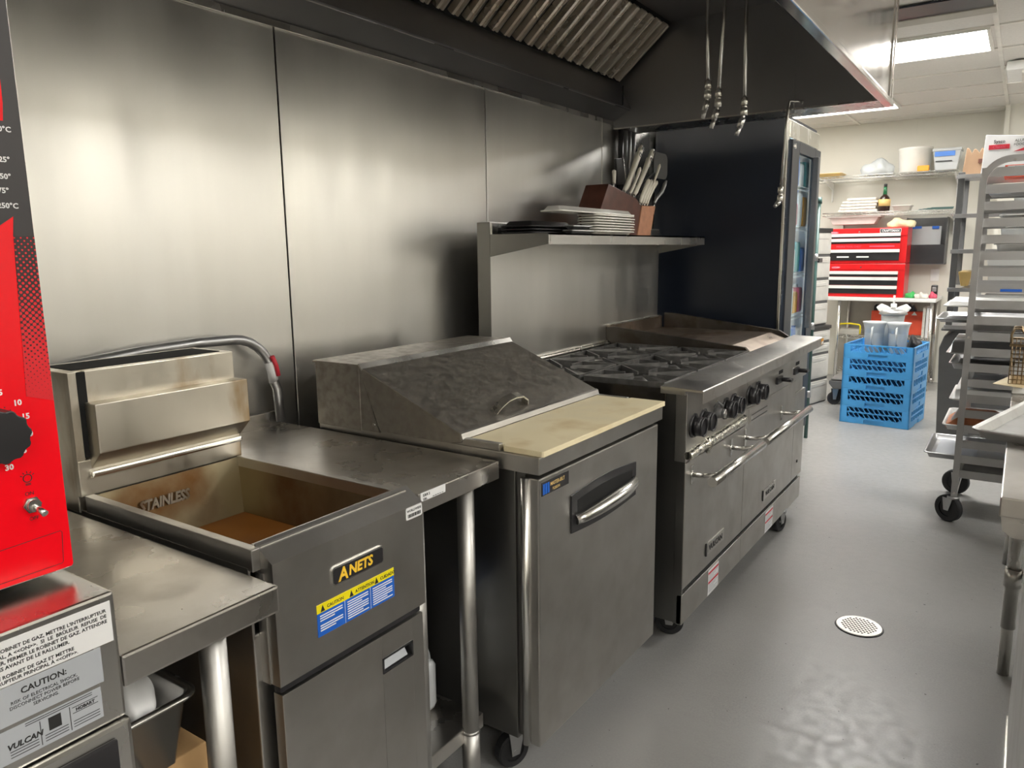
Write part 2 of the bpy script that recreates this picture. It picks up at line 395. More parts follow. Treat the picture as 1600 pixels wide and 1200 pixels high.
# dark ceiling vent + hanging unit at the frame's edge
t = thing('ceiling_vent', (-.5, 4.95, 2.6), 'dark blue-black ceiling opening beside the exhaust hood with a beige edge', 'vent')
f = MB(); f.box(-.9, -.24, 4.86, 4.98, 2.578, 2.59); f.build('frame', 'beigeshade', t)
f = MB(); f.box(-.9, -.25, 4.62, 4.855, 2.583, 2.591); f.build('dark_panel', 'fridgeblack', t)
t = thing('ceiling_speaker', (-.09, 6.35, 2.6), 'white square unit on the ceiling right of the long light panel', 'ceiling unit')
f = MB(); f.box(-.22, .25, 6.35, 6.85, 2.53, 2.59, .01); f.build('housing', 'white', t)
f = MB(); f.box(-.13, .2, 6.40, 6.8, 2.515, 2.53); f.build('grille', 'grid', t)

# ================= EXHAUST HOOD =================
H = thing('exhaust_hood', (-1.2, 2, 1.97), 'large stainless exhaust hood over the cooking line, dark inside with a bright outer face', 'exhaust hood')
b = MB(); b.box(-.565, -.545, -.6, 3.80, 1.985, 2.598); b.box(-.572, -.535, -.6, 3.80, 1.965, 1.988, .004); b.box(-.545, -.541, 3.70, 3.722, 1.99, 2.59); b.box(-.545, -.541, 3.765, 3.79, 1.99, 2.59)
b.build('front_panel', 'hoodfront', H)
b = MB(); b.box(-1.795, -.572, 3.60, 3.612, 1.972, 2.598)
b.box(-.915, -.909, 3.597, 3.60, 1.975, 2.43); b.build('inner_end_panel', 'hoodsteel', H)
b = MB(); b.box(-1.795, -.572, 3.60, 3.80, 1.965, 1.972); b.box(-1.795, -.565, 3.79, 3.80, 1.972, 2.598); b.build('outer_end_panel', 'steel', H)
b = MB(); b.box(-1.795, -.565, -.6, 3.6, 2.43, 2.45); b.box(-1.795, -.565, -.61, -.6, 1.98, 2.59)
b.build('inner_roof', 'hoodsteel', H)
b = MB(); b.prism([(-1.795, 1.985), (-1.793, 2.005), (-1.705, 2.05), (-1.70, 2.05), (-1.70, 2.056), (-1.762, 2.185), (-1.795, 2.185)], 'y', -.6, 3.598)
b.build('grease_trough', 'hoodsteel', H)
b = MB(); b.tube([(-1.703, -.6, 2.051), (-1.703, 3.59, 2.051)], .003, 6); b.box(-1.797, -1.790, -.6, 3.59, 1.985, 2.004); b.build('trough_lip', 'steel', H)
b = MB(); b.prism([(-1.775, 2.182), (-1.50, 2.43), (-1.52, 2.43), (-1.795, 2.185)], 'y', -.6, 3.6); b.build('filter_backing', 'blackmatte', H)
dv = Vector((.271, 0, .2275)); L_ = dv.length; dv.normalize(); nv = Vector((dv.z, 0, -dv.x))  # nv faces down into the room
y1 = 3.585
for k in range(7):
    w_ = .40 if k == 0 else .485
    y0 = y1-w_
    b = MB(); n = 5 if k == 0 else 6; p = w_/n
    o0 = Vector((-1.765, 0, 2.192))
    for i in range(n):
        ya, yb = y0+i*p+.008, y0+(i+1)*p-.022
        for (a0, a1, dd, ee) in ((ya, yb, .012, L_-.01),):
            # a shallow channel: raised sides and folded middle
            prof = [(a0, .0), (a0+.006, .022), (a0+.018, .024), (a0+.022, .014), ((a0+a1)/2, .010), (a1-.022, .014), (a1-.018, .024), (a1-.006, .022), (a1, .0)]
            vs = []
            for s_ in (dd, ee):
                for (yy, h) in prof:
                    q = o0+dv*s_+nv*h; vs.append((q.x, yy, q.z))
            m_ = len(prof)
            b.faces(vs, [(j, j+1, m_+j+1, m_+j) for j in range(m_-1)]+[tuple(range(m_)), tuple(range(2*m_-1, m_-1, -1))])
    b.build('baffle_filter', 'filter', H)
    y1 = y0-.003
b = MB()
q0 = o0+nv*.012; q1 = o0+dv*L_+nv*.012
b.box(-1.70, -1.695, 3.50, 3.503, 2.06, 2.15)
b.build('seam_strip', 'blackmatte', H)

# fire suppression drops hanging through the hood
def nozzle(name, pts, tip, label):
    t = thing(name, (pts[-1][0], pts[-1][1], pts[-1][2]), label, 'nozzle', 'fire suppression drops under the hood')
    b = MB(); b.tube(pts, .0065, 10); b.build('pipe', 'polished', t)
    e = Vector(pts[-1]); b = MB(); b.cyl(e+Vector((0, 0, .022)), e+Vector((0, 0, -.004)), .0125, seg=6); b.cyl(e+Vector((0, 0, -.004)), e+Vector((.002, 0, -.016)), .009); b.cyl(e+Vector((.001, 0, -.014)), e+Vector((-.001, 0, -.040)), .0135, seg=6)
    b.build('coupling', 'bright', t)
    tp = Vector(tip); st = e+Vector((0, 0, -.038)); d = (tp-st)
    b = MB(); b.cyl(st, st+d*.2, .006); b.cyl(st+d*.15, st+d*.62, .0125, .0115, seg=8); b.cyl(st+d*.62, tp, .0085, .0075); b.build('spray_tip', 'polished', t)
nozzle('suppression_nozzle', [(-1.063, 2.9, 2.429), (-1.062, 2.9, 2.2), (-1.052, 2.9, 1.965)], (-1.069, 2.9, 1.852), 'leftmost of the three steel nozzle pipes hanging together under the hood')
nozzle('suppression_nozzle', [(-.985, 2.9, 2.429), (-.997, 2.9, 2.26), (-1.011, 2.9, 1.93)], (-1.034, 2.9, 1.813), 'middle one of the three steel nozzle pipes hanging together under the hood')
nozzle('suppression_nozzle', [(-.92, 2.9, 2.429), (-.917, 2.9, 2.2), (-.911, 2.9, 1.888)], (-.936, 2.9, 1.778), 'rightmost of the three steel nozzle pipes hanging together under the hood')
nozzle('suppression_nozzle', [(-.872, 3.597, 1.995), (-.921, 3.57, 2.0), (-.925, 3.565, 1.97), (-.940, 3.56, 1.61)], (-.958, 3.54, 1.545), 'long bent steel nozzle pipe hanging in front of the glass-door refrigerator')

# ================= TABLE BY THE FRYER (left) =================
T1 = thing('work_table', (-1.3, .6, 0), 'scratched stainless work table between the red oven and the fryer', 'table')
b = MB(); b.box(-1.775, -.915, .452, .70, .812, .856, .004); b.build('tabletop', 'topsteel', T1)
for (x, y) in ((-.975, .618), (-1.72, .618), (-1.15, .478), (-1.72, .478)):
    b = MB(); b.cyl((x, y, .02), (x, y, .82), .0205); b.cyl((x, y, 0), (x, y, .03), .024, .02); b.build('leg', 'legs', T1)
b = MB(); b.box(-1.74, -.96, .46, .63, .285, .30, .003); b.build('undershelf', 'steel', T1)
t = thing('cardboard_box', (-1.2, .55, .3), 'brown cardboard box with printed oval on the shelf under the left work table', 'box')
b = MB(); b.box(-1.30, -1.05, .53, .640, .302, .572, .003); b.build('box_body', 'card', t)
b = MB(); b.tube([(-1.095+.030*math.cos(a)*.55, .572+.042*math.sin(a), .5735) for a in [k*math.pi/12 for k in range(24)]], .0011, 6, closed=True)
b.text('CYRANO', (-1.099, .540, .5730), .014, X=(0, 1, 0), Y=(-1, 0, 0)); b.build('print', 'ink', t)
t = thing('hotel_pan', (-1.15, .50, .6), 'steel hotel pan holding crumpled packets right under the left tabletop', 'pan')
b = MB(); b.pan(-1.32, -.992, .456, .607, .585, .118, rc=.03, rim=.014, taper=.02); b.build('pan_body', 'polished', t, True)
b = MB(); b.box(-1.3, -1.02, .515, .53, .5735, .584); b.build('support_runner', 'steel', t)
b = MB(); random.seed(3)
for k in range(3):
    n0 = len(b.bm.verts)
bm_ = bmesh.new(); bmesh.ops.create_icosphere(bm_, subdivisions=5, radius=1)
for v in bm_.verts:
    nn = math.sin(v.co.x*6)*.07+math.sin(v.co.y*7+v.co.x*5)*.06+math.sin(v.co.z*7)*.04
    v.co = Vector((v.co.x*(.105)*(1+nn), v.co.y*.042*(1+nn), max(v.co.z*.05, -.03)*(1+nn)))+Vector((-1.12, .53, .690))
me_ = bpy.data.meshes.new('t'); bm_.to_mesh(me_); bm_.free(); b.bm.from_mesh(me_); bpy.data.meshes.remove(me_)
solo(b, 'crumpled_packet', 'paper', (-1.12, .53, .66), 'crumpled white packaging lying in the hotel pan under the left table', 'packet', smooth=True)
t = thing('lidded_tub', (-1.0, .455, .3), 'white round lid just showing under the table beside the cardboard box', 'tub')
b = MB(); b.lathe([(.025, 0), (.030, .17)], (-1.02, .488, .302)); b.build('tub_body', 'white', t)
b = MB(); b.lathe([(.032, .17), (.034, .185), (.028, .195), (.01, .2)], (-1.02, .488, .302)); b.build('lid', 'white', t)

# ================= GAS OVEN BASE WITH STICKERS =================
O = thing('convection_oven', (-1.25, .1, 0), 'stainless gas oven cabinet at bottom left covered in caution stickers', 'oven')
b = MB(); b.box(-1.7, -.90, -.5, .444, .785, .953, .004); b.build('control_housing', 'steel', O)
b = MB(); b.box(-1.7, -.895, -.5, .447, .12, .782, .006); b.build('oven_body', 'steel', O)
b = MB(); b.box(-.896, -.890, -.45, .425, .2, .765, .004); b.build('door_window', 'black', O)
for (x, y) in ((-.95, .40), (-1.65, .40), (-.95, -.45), (-1.65, -.45)):
    b = MB(); b.cyl((x, y, 0), (x, y, .13), .022); b.build('leg', 'steel', O)
XO = -.8995
b = MB(); b.box(-.9005, XO, .05, .438, .890, .943, .0004); pl_ = b.build('instruction_label', 'paper', O); pl_['label'] = 'white sticker with French gas instructions'
b = MB()
for i, s_ in enumerate(('OUVRIR LE ROBINET DE GAZ, METTRE L\'INTERRUPTEUR', 'PRINCIPAL, A <<ON>>.  SI  LE  BR\u00dbLEUR  REFUSE  DE', 'S\'ALLUMER, FERMER LE ROBINET DE GAZ. ATTENDRE')):
    b.text(s_, (XO+.0002, .432, .930-.0068*i), .0060, align='RIGHT', depth=.0002, sx=1.0, bold=.00012)
b.text('5 MINUTES AVANT DE LE RALLUMER.', (XO+.0002, .387, .930-.0068*3), .0060, align='RIGHT', depth=.0002, bold=.00012)
b.text('FERMER LE ROBINET DE GAZ ET METTRE', (XO+.0002, .391, .930-.0068*4.5), .0058, align='RIGHT', depth=.0002, bold=.00012)
b.text('L\'INTERRUPTEUR PRINCIPAL \u00c0 <<OFF>>.', (XO+.0002, .395, .930-.0068*5.4), .0058, align='RIGHT', depth=.0002, bold=.00012)
b.build('lettering', 'ink', pl_)
b = MB(); b.box(-.9005, -.8997, .20, .421, .843, .8888, .0003); pl_ = b.build('caution_label', 'greylabel', O)
b = MB(); b.text('CAUTION:', (XO, .355, .874), .0105, align='CENTER', depth=.0002, bold=.0002)
for i, s_ in enumerate(('RISK OF ELECTRICAL SHOCK,', 'DISCONNECT POWER BEFORE', 'SERVICING.')): b.text(s_, (XO, .355, .8655-.0058*i), .0055, align='CENTER', depth=.0002)
b.build('lettering', 'ink', pl_)
b = MB(); b.box(-.9005, -.8997, .20, .416, .798, .8385, .0003); pl_ = b.build('maker_label', 'greylabel', O)
b = MB()
for z in (.8362, .8335): b.box(-.8997, XO+.0001, .33, .405, z-.0004, z+.0004)
for y in (.345, .378): b.box(-.8997, XO+.0001, y-.0004, y+.0004, .801, .831)
b.text('VULCAN', (XO, .328, .8135), .0095, align='CENTER', depth=.0002, bold=.0003, shear=.2)
b.text('HOBART', (XO, .396, .8225), .0056, align='CENTER', depth=.0002, bold=.0002)
b.box(-.8997, XO+.0001, .354, .368, .814, .830); b.box(-.8997, XO+.0001, .381, .411, .8205, .8212); b.box(-.8997, XO+.0001, .381, .411, .8278, .8285)
for i in range(3):
    for y0, y1 in ((.312, .342), (.349, .375), (.381, .412)): b.box(-.8997, XO+.0001, y0, y1, .8105-.0035*i-.0004, .8105-.0035*i+.0004)
b.build('lettering', 'ink', pl_)

# ================= RED COUNTERTOP OVEN =================
R_ = thing('countertop_oven', (-1.3, .1, .955), 'bright red countertop oven with black panel and timer knob, at the left edge', 'oven')
XR = -.988
b = MB(); b.box(-1.6, XR-.012, -.4, .440, .968, 1.80, .004); b.build('oven_body', 'steel', R_)
b = MB(); b.box(XR-.012, XR, -.4, .443, .965, 1.80, .005); b.build('panel_edge', 'bright', R_)
k_ = .988/.95
def ry(y): return y*k_
def rz(z): return 1.36+(z-1.36)*k_
b = MB()
# red faceplate: lower part, with a slanted top where the black begins
b.prism([(-.39, .968), (.4385, .968), (.4405, .971), (.4405, 1.42), (-.39, 1.42)], 'x', XR, XR+.0015)
b.build('red_faceplate', 'red', R_)
b = MB(); b.prism([(-.39, 1.8), (.4403, 1.8), (.4403, 1.385), (.4175, 1.385), (.4205, 1.408), (.405, 1.397), (.36, 1.37), (-.39, 1.36)], 'x', XR+.0010, XR+.0019)
b.build('black_faceplate', 'charcoal', R_)
b = MB(); b.prism([(.4100, 1.195), (.4400, 1.185), (.4403, 1.3852), (.4178, 1.3852)], 'x', XR+.0012, XR+.0022); b.xf(Matrix.Translation((0, 0, -1.16)))
o = b.build('dotted_fade', 'dots', R_)
# object-space z of the fade runs from the bottom of the strip
o.location.z += 1.16
b = MB()
b.prism([(-.3, 1.56), (.4240, 1.56), (.4235, 1.535), (.4215, 1.515), (-.3, 1.48)], 'x', XR+.0018, XR+.0026); b.build('red_arc', 'red', R_)
b = MB()
for i, (s_, y_, z_) in enumerate((('210\u00b0C', .429, 1.507), ('425\u00b0', .424, 1.473), ('450\u00b0', .423, 1.454), ('475\u00b0', .419, 1.438), ('250\u00b0C', .427, 1.421))):
    b.text(s_, (XR+.0021, y_, z_-.004), .0085, align='RIGHT', depth=.0003, bold=.0002)
b.build('dial_numbers', 'whiteink', R_)
b = MB()
for s_, y_, z_ in (('5', .383, 1.205), ('10', .3995, 1.190), ('15', .4065, 1.172), ('20', .4075, 1.150), ('25', .3985, 1.131), ('30', .382, 1.114)):
    b.text(s_, (XR+.0016, y_, z_-.004), .0095, align='CENTER', depth=.0003, bold=.0003)
b.build('timer_numbers', 'whiteink', R_)
KC = (.368, 1.156)
b = MB()
prof = []
for k in range(48):
    a = 2*math.pi*k/48; r = .0300+(.0022 if k % 4 < 2 else 0); prof.append((KC[0]+r*math.cos(a), KC[1]+r*math.sin(a)))
b.prism(prof, 'x', XR+.002, XR+.03, .0015); b.build('timer_knob', 'black', R_)
b = MB()
for k in range(12):
    a = math.radians(-60+k*12); b.box(XR+.0015, XR+.0021, KC[0]+.0345*math.cos(a)-.0006, KC[0]+.0345*math.cos(a)+.0006, KC[1]+.0345*math.sin(a)-.0006, KC[1]+.0345*math.sin(a)+.0006)
SW = (.401, 1.061)
b.text('ON', (XR+.0016, SW[0]-.001, SW[1]+.0125), .0065, align='CENTER', depth=.0003); b.text('OFF', (XR+.0016, SW[0]+.001, SW[1]-.0195), .0065, align='CENTER', depth=.0003)
b.tube([(XR+.0018, SW[0]-.001+.0048*math.cos(a), SW[1]+.034+.0048*math.sin(a)) for a in [i*math.pi/8 for i in range(16)]], .0006, 5, closed=True)
for k in range(5):
    a = math.radians(30+k*30); c_ = (SW[0]-.001, SW[1]+.034)
    b.tube([(XR+.0018, c_[0]+.0065*math.cos(a), c_[1]+.0065*math.sin(a)), (XR+.0018, c_[0]+.009*math.cos(a), c_[1]+.009*math.sin(a))], .0005, 5)
for z_ in (.0272, .0257): b.box(XR+.0015, XR+.002, SW[0]-.004, SW[0]+.002, SW[1]+z_-.0004, SW[1]+z_+.0004)
pts = [(.30, .973), (.4275, .9755), (.4290, .9775), (.4315, 1.016), (.4295, 1.018), (.30, 1.012)]
b.tube([(XR+.0016, p[0], p[1]) for p in pts], .0004, 4, closed=False)
b.build('markings', 'ink', R_)
b = MB(); b.cyl((XR+.001, *SW), (XR+.005, *SW), .0105, seg=6); b.cyl((XR+.004, *SW), (XR+.010, *SW), .0075); b.tube([(XR+.008, *SW), (XR+.026, SW[0]+.0035, SW[1]-.008)], [.0028, .0042], 10)
b.build('toggle_switch', 'polished', R_)

# ================= DEEP FRYER =================
F = thing('deep_fryer', (-1.25, .915, 0), 'stainless deep fryer with brown oil and yellow and blue caution label', 'fryer')
b = MB(); b.box(-1.54, -1.02, .722, 1.108, .12, .730, .003); b.box(-1.56, -1.02, .7215, .726, .72, .85); b.box(-1.56, -1.02, 1.094, 1.0985, .72, .85); b.build('cabinet', 'frontsteel', F)
b = MB(); b.box(-1.0, -.978, .738, 1.112, .640, .8405); b.prism([(-1.02, .888), (-1.02, .84), (-.978, .84), (-.978, .860)], 'y', .738, 1.112); b.box(-1.02, -1.0, .735, 1.108, .64, .84)
fp = b.build('front_panel', 'frontsteel', F)
b = MB()
# tank: rim walls around an opening and sloping interior
X0, X1, Y0, Y1 = -1.535, -1.012, .722, 1.098
b.box(X0, X1+.004, Y0, Y0+.018, .845, .884, .002); b.box(X0, X1+.004, Y1-.018, Y1, .845, .884, .002)
b.box(X1-.022, X1+.004, Y0+.018, Y1-.018, .845, .884, .002); b.build('tank_rim', 'frontsteel', F)
b = MB(); vs = [(X0, Y0+.016, .880), (X1-.02, Y0+.016, .880), (X1-.02, Y1-.016, .880), (X0, Y1-.016, .880), (X0+.03, Y0+.03, .735), (X1-.05, Y0+.03, .735), (X1-.05, Y1-.03, .735), (X0+.03, Y1-.03, .735)]
b.faces(vs, [(0, 4, 5, 1), (1, 5, 6, 2), (2, 6, 7, 3), (3, 7, 4, 0), (4, 7, 6, 5)])
b.build('tank', 'tank', F)
b = MB(); b.text('STAINLESS', (X0+.0165, .822, .822), .032, depth=.0015, bold=.0012, shear=.15, sx=.78); b.build('embossed_word', 'fryback', F)
b = MB(); b.box(X0+.03, X1-.052, Y0+.03, Y1-.03, .745, .752); o = b.build('oil', 'oil', F)
b = MB()
b.box(-1.70, -1.555, .718, 1.098, .845, 1.135, .002); b.box(-1.556, -1.540, .718, 1.098, .880, .955, .002)
b.box(-1.556, -1.541, .718, .735, .95, 1.135, .001)
b.box(-1.556, -1.541, 1.088, 1.098, .95, 1.07, .001)
b.build('flue_riser', 'fryback', F)
b = MB(); b.box(-1.554, -1.540, .750, 1.094, 1.068, 1.136, .002)
b.prism([(-1.548, 1.072), (-1.50, 1.072), (-1.50, .972), (-1.54, .935), (-1.55, .935)], 'y', .744, 1.100, .002)
b.build('flue_cover', 'fryback', F)
b = MB(); b.box(-1.542, -1.528, .738, 1.096, .918, .932, .005); b.build('basket_hanger_rail', 'bright', F)
b = MB(); b.box(-1.68, -1.57, .74, 1.08, 1.1345, 1.1362); b.box(-1.546, -1.5395, .734, .751, .96, 1.134); b.build('flue_opening', 'blackmatte', F)  # black plates stand in for the shaded inside of the flue
b = MB()
# door with a recess for the pull
DY0, DY1, DZ0, DZ1 = .742, 1.104, .14, .622; hy0, hy1, hz0, hz1 = .982, 1.069, .542, .574
b.box(-1.003, -.980, DY0, hy0, DZ0, DZ1, .001); b.box(-1.003, -.980, hy1, DY1, DZ0, DZ1, .001); b.box(-1.003, -.980, hy0, hy1, DZ0, hz0); b.box(-1.003, -.980, hy0, hy1, hz1, DZ1)
d_ = b.build('door', 'frontsteel', F)
b = MB(); b.box(-1.01, -1.001, hy0-.002, hy1+.002, hz0-.002, hz1+.002)
for a in ((hy0, hy1, hz1-.003, hz1+.001), (hy0, hy1, hz0-.001, hz0+.002), (hy0-.001, hy0+.003, hz0, hz1), (hy1-.003, hy1+.001, hz0, hz1)): b.box(-1.002, -.9785, *a)
b.build('handle_recess', 'black', d_)
b = MB(); b.prism([(-.999, hz0+.002), (-.985, hz0+.004), (-.998, hz1-.006)], 'y', hy0+.004, hy1-.010); b.build('pull_lip', 'greylabel', d_)
b = MB(); b.box(-1.0, -.984, .742, 1.100, .626, .636); b.build('gap_trim', 'black', F)
for x in (-1.07, -1.48):
    for y in (.76, 1.07):
        b = MB(); b.cyl((x, y, 0), (x, y, .13), .02); b.build('leg', 'steel', F)
# badge
b = MB(); yb0, yb1, zb0, zb1 = .861, .992, .774, .809
def rr(y0, y1, z0, z1, r, n=5):
    o = []
    for cy, cz, a0 in ((y1-r, z1-r, 0), (y0+r, z1-r, 90), (y0+r, z0+r, 180), (y1-r, z0+r, 270)):
        for k in range(n+1):
            a = math.radians(a0+90*k/n); o.append((cy+r*math.cos(a), cz+r*math.sin(a)))
    return o
b.prism(rr(yb0, yb1, zb0, zb1, .007), 'x', -.979, -.9745); b.mi = 1; b.prism(rr(yb0+.003, yb1-.003, zb0+.0025, zb1-.0025, .005), 'x', -.976, -.9738)
bd = b.build('badge', ['polished', 'black'], F)
b = MB(); b.text('A', (-.9736, yb0+.014, zb0+.0055), .034, depth=.0006, bold=.0009, shear=.12, sx=.95)
b.text('NETS', (-.9736, yb0+.0385, zb0+.0085), .0265, depth=.0006, bold=.0009, shear=.12, sx=.98); b.build('lettering', 'gold', bd)
# caution label
cy0, cy1, cz0, cz1 = .824, 1.020, .692, .752
b = MB(); b.box(-.9785, -.9772, cy0, cy1, cz0, cz1-.016); lb = b.build('caution_label', 'bluelabel', F)
b = MB(); b.box(-.9785, -.9770, cy0, cy1, cz1-.016, cz1); b.build('yellow_band', 'yellow', lb)
b = MB()
tw = (cy1-cy0)/3
for i, s_ in enumerate(('CAUTION', 'ATTENTION', 'CUIDADO')):
    y_ = cy0+tw*i+(.012 if i else .008)
    b.prism([(y_, cz1-.0145), (y_+.010, cz1-.0145), (y_+.005, cz1-.0025)], 'x', -.9769, -.9766)
    b.text(s_, (-.9767, y_+.015, cz1-.0118), .0088, depth=.0002, bold=.0001)
b.build('lettering', 'ink', lb)
b = MB(); random.seed(5)
for i in range(3):
    nr = 8 if i else 7
    for r in range(nr):
        if i == 0 and r == 3: continue
        ln = (tw-.012)*(1 if (r not in (2, 6)) else .45+.3*random.random())
        z_ = cz1-.021-r*.0046
        b.box(-.9771, -.9766, cy0+tw*i+.006, cy0+tw*i+.006+ln, z_-.0019, z_+.0001)
    if i: b.box(-.9771, -.9768, cy0+tw*i-.0004, cy0+tw*i+.0004, cz0, cz1-.016)
b.build('small_print', 'whiteink', lb)
b = MB(); b.prism(rr(1.062, 1.110, .834, .859, .004), 'x', -.9785, -.9772); sl = b.build('serial_sticker', 'paper', F)
b = MB(); b.text('WORLDWIDE', (-.9772, 1.086, .8495), .0068, align='CENTER', depth=.0002, bold=.0002)
for k in range(14): b.box(-.9772, -.9769, 1.067+k*.0028, 1.0685+k*.0028+(.0006 if k % 3 else 0), .838, .845)
b.build('lettering', 'ink', sl)

# rail pipe bent behind the fryer
t = thing('bent_pipe', (-1.72, 1.2, .9), 'bent steel pipe rising behind the fryer with a red and white sticker', 'pipe')
P0 = [(-1.785, .60, 1.09), (-1.775, .86, 1.118), (-1.765, 1.0, 1.131), (-1.76, 1.15, 1.137), (-1.757, 1.25, 1.135)]
P0 += [(-1.755, 1.25+.125*math.sin(math.radians(a)), 1.135-.13*(1-math.cos(math.radians(a)))) for a in range(12, 91, 13)]
P0 += [(-1.752, 1.383, .98), (-1.750, 1.387, .885)]
b = MB(); b.tube(P0, .0135, 14); pp = b.build('pipe', 'galv', t, True)
b = MB(); b.tube([P0[-5], P0[-4], P0[-3], (-1.7545, 1.379, 1.02)], .0145, 14, cap=False)
# sticker wraps the bend
b.build('sticker', 'paper', pp, True)
b = MB(); b.tube([(-1.738, 1.362, 1.078), (-1.7385, 1.374, 1.05), (-1.739, 1.380, 1.02)], .0065, 8); b.build('red_stripe', 'redink', pp)

# ================= TABLE BETWEEN FRYER AND COOLER =================
T2 = thing('work_table', (-1.38, 1.28, 0), 'narrow stainless work table between the fryer and the prep cooler', 'table')
b = MB(); b.prism([(-1.785, 1.125), (-.995, 1.12), (-.998, 1.415), (-1.785, 1.425)], 'z', .826, .870, .003); b.build('tabletop', 'topsteel', T2)
b = MB(); b.box(-1.787, -1.772, 1.125, 1.405, .866, .912, .003); b.build('backsplash', 'steel', T2)
for (x, y) in ((-1.04, 1.335), (-1.74, 1.335)):
    b = MB(); b.cyl((x, y, .05), (x, y, .83), .0205); b.cyl((x, y, .0), (x, y, .19), .0225); b.cyl((x, y, .19), (x, y, .196), .024, .021); b.build('leg', 'legs', T2)
for (x, y) in ((-1.04, 1.155), (-1.74, 1.155)):
    b = MB(); b.cyl((x, y, 0), (x, y, .83), .0205); b.build('leg', 'legs', T2)
b = MB(); b.box(-1.76, -1.045, 1.125, 1.395, .165, .205, .003); b.build('undershelf', 'topsteel', T2)
b = MB(); b.box(-.9965, -.9945, 1.127, 1.208, .8515, .8700); sl = b.build('price_sticker', 'paper', T2)
b = MB(); b.text('S.B.R 2', (-.9943, 1.134, .861), .0078, depth=.0002, bold=.0002); b.text('S.B.L', (-.9943, 1.134, .853), .0066, depth=.0002, bold=.0002)
for k in range(5): b.box(-.9944, -.9940, 1.165+k*.0075, 1.170+k*.0075, .8535, .8548)
b.build('lettering', 'ink', sl)
t = thing('plastic_jug', (-1.22, 1.27, .205), 'translucent white plastic jug on the dirty shelf under the narrow table', 'jug')
b = MB(); b.box(-1.30, -1.15, 1.20, 1.352, .206, .345, .03, 4); b.prism([(-1.29, .33), (-1.16, .33), (-1.165, .36), (-1.20, .43), (-1.25, .43), (-1.285, .36)], 'y', 1.215, 1.34, .012)
b.build('jug_body', 'jug', t, True)
b = MB(); b.cyl((-1.225, 1.275, .425), (-1.225, 1.275, .46), .022); b.build('cap', 'lid_blue', t)
b = MB(); b.tube([(-1.17, 1.322, .35), (-1.17, 1.318, .39), (-1.20, 1.30, .425)], .010, 8); b.build('handle', 'jug', t)
# ================= PREP COOLER =================
C_ = thing('prep_cooler', (-1.25, 1.79, 0), 'stainless sandwich prep cooler with sloping lid and one door with black recessed handle', 'prep cooler')
yn, yf = 1.435, 2.135
b = MB(); b.box(-1.64, -.968, yn+.012, yf-.004, .13, .86, .003); b.box(-.972, -.945, yn+.02, yf-.02, .14, .84)
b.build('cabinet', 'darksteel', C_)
b = MB(); b.box(-1.12, -.888, yn-.005, yf, .846, .889, .003); b.build('counter', 'frontsteel', C_)
b = MB(); b.box(-1.64, -1.10, yn-.002, yf, .865, .888, .002); b.box(-1.145, -1.002, yn-.005, yn+.012, .889, .907, .002); b.box(-1.145, -1.002, yf-.014, yf, .889, .905, .002)
b.cyl((-1.045, yn-.006, .897), (-1.045, yn-.003, .897), .003)
b.build('rail', 'frontsteel', C_)
# hood/lid : rear box plus sloping lid
b = MB(); b.box(-1.635, -1.462, yn-.010, yf, .883, 1.060, .002); b.prism([(-1.462, .885), (-1.395, .885), (-1.462, 1.055)], 'y', yn-.008, yf-.002)
b.build('rear_housing', 'lidsteel', C_)
b = MB(); b.box(-1.642, -1.460, yn-.014, yf+.002, 1.060, 1.066, .001); b.build('top_cover', 'lidsteel', C_)
b = MB(); b.prism([(-1.462, 1.060), (-1.448, 1.056), (-1.113, .918), (-1.113, .896), (-1.15, .890), (-1.39, .890)], 'y', yn-.011, yf-.001, .002)
ld = b.build('sloping_lid', 'lidsteel', C_)
b = MB(); b.prism([(-1.461, 1.0665), (-1.457, 1.0690), (-1.4455, 1.0535), (-1.449, 1.050)], 'y', yn-.014, yf+.001); b.build('hinge_trim', 'bright', C_)
b = MB(); b.prism([(-1.118, .9215), (-1.112, .9185), (-1.108, .905), (-1.112, .900)], 'y', yn-.011, yf-.001); b.build('lid_front_edge', 'frontsteel', ld)
b = MB()
hx = -1.150
def lidz(x): return .918+(x+1.113)*(-.138/.335)
pts = [(-1.150+.0, 1.612, lidz(hx)), (-1.142, 1.625, lidz(hx)+.016), (-1.138, 1.655, lidz(hx)+.030), (-1.137, 1.69, lidz(hx)+.034), (-1.138, 1.725, lidz(hx)+.030), (-1.142, 1.752, lidz(hx)+.016), (-1.150, 1.765, lidz(hx))]
for i in range(len(pts)-1):
    a, c = Vector(pts[i]), Vector(pts[i+1]); wv = Vector((.011, 0, -.0046)); nv_ = Vector((.002, 0, .004))
    b.faces([a-wv, a+wv, c+wv, c-wv, a-wv+nv_, a+wv+nv_, c+wv+nv_, c-wv+nv_], [(0, 1, 2, 3), (7, 6, 5, 4), (0, 4, 5, 1), (2, 6, 7, 3), (1, 5, 6, 2), (0, 3, 7, 4)])
b.build('lid_handle', 'bright', ld)
b = MB(); b.cyl((-1.413, yn-.0115, .905), (-1.413, yn-.009, .905), .005); b.build('rivet', 'bright', ld)
# door
b = MB(); dy0, dy1, dz0, dz1 = yn+.006, yf-.012, .135, .833
b.box(-.945, -.897, dy0, dy1, dz0, dz1, .004)
dr = b.build('door', 'frontsteel', C_)
b = MB(); b.box(-.948, -.9455, dy0+.004, dy1-.004, dz0+.004, dz1-.004); b.build('gasket', 'black', dr)
b = MB(); b.cyl((-.935, dy0-.002, dz0), (-.935, dy0-.002, dz1), .0115); b.build('hinge_edge', 'polished', dr)
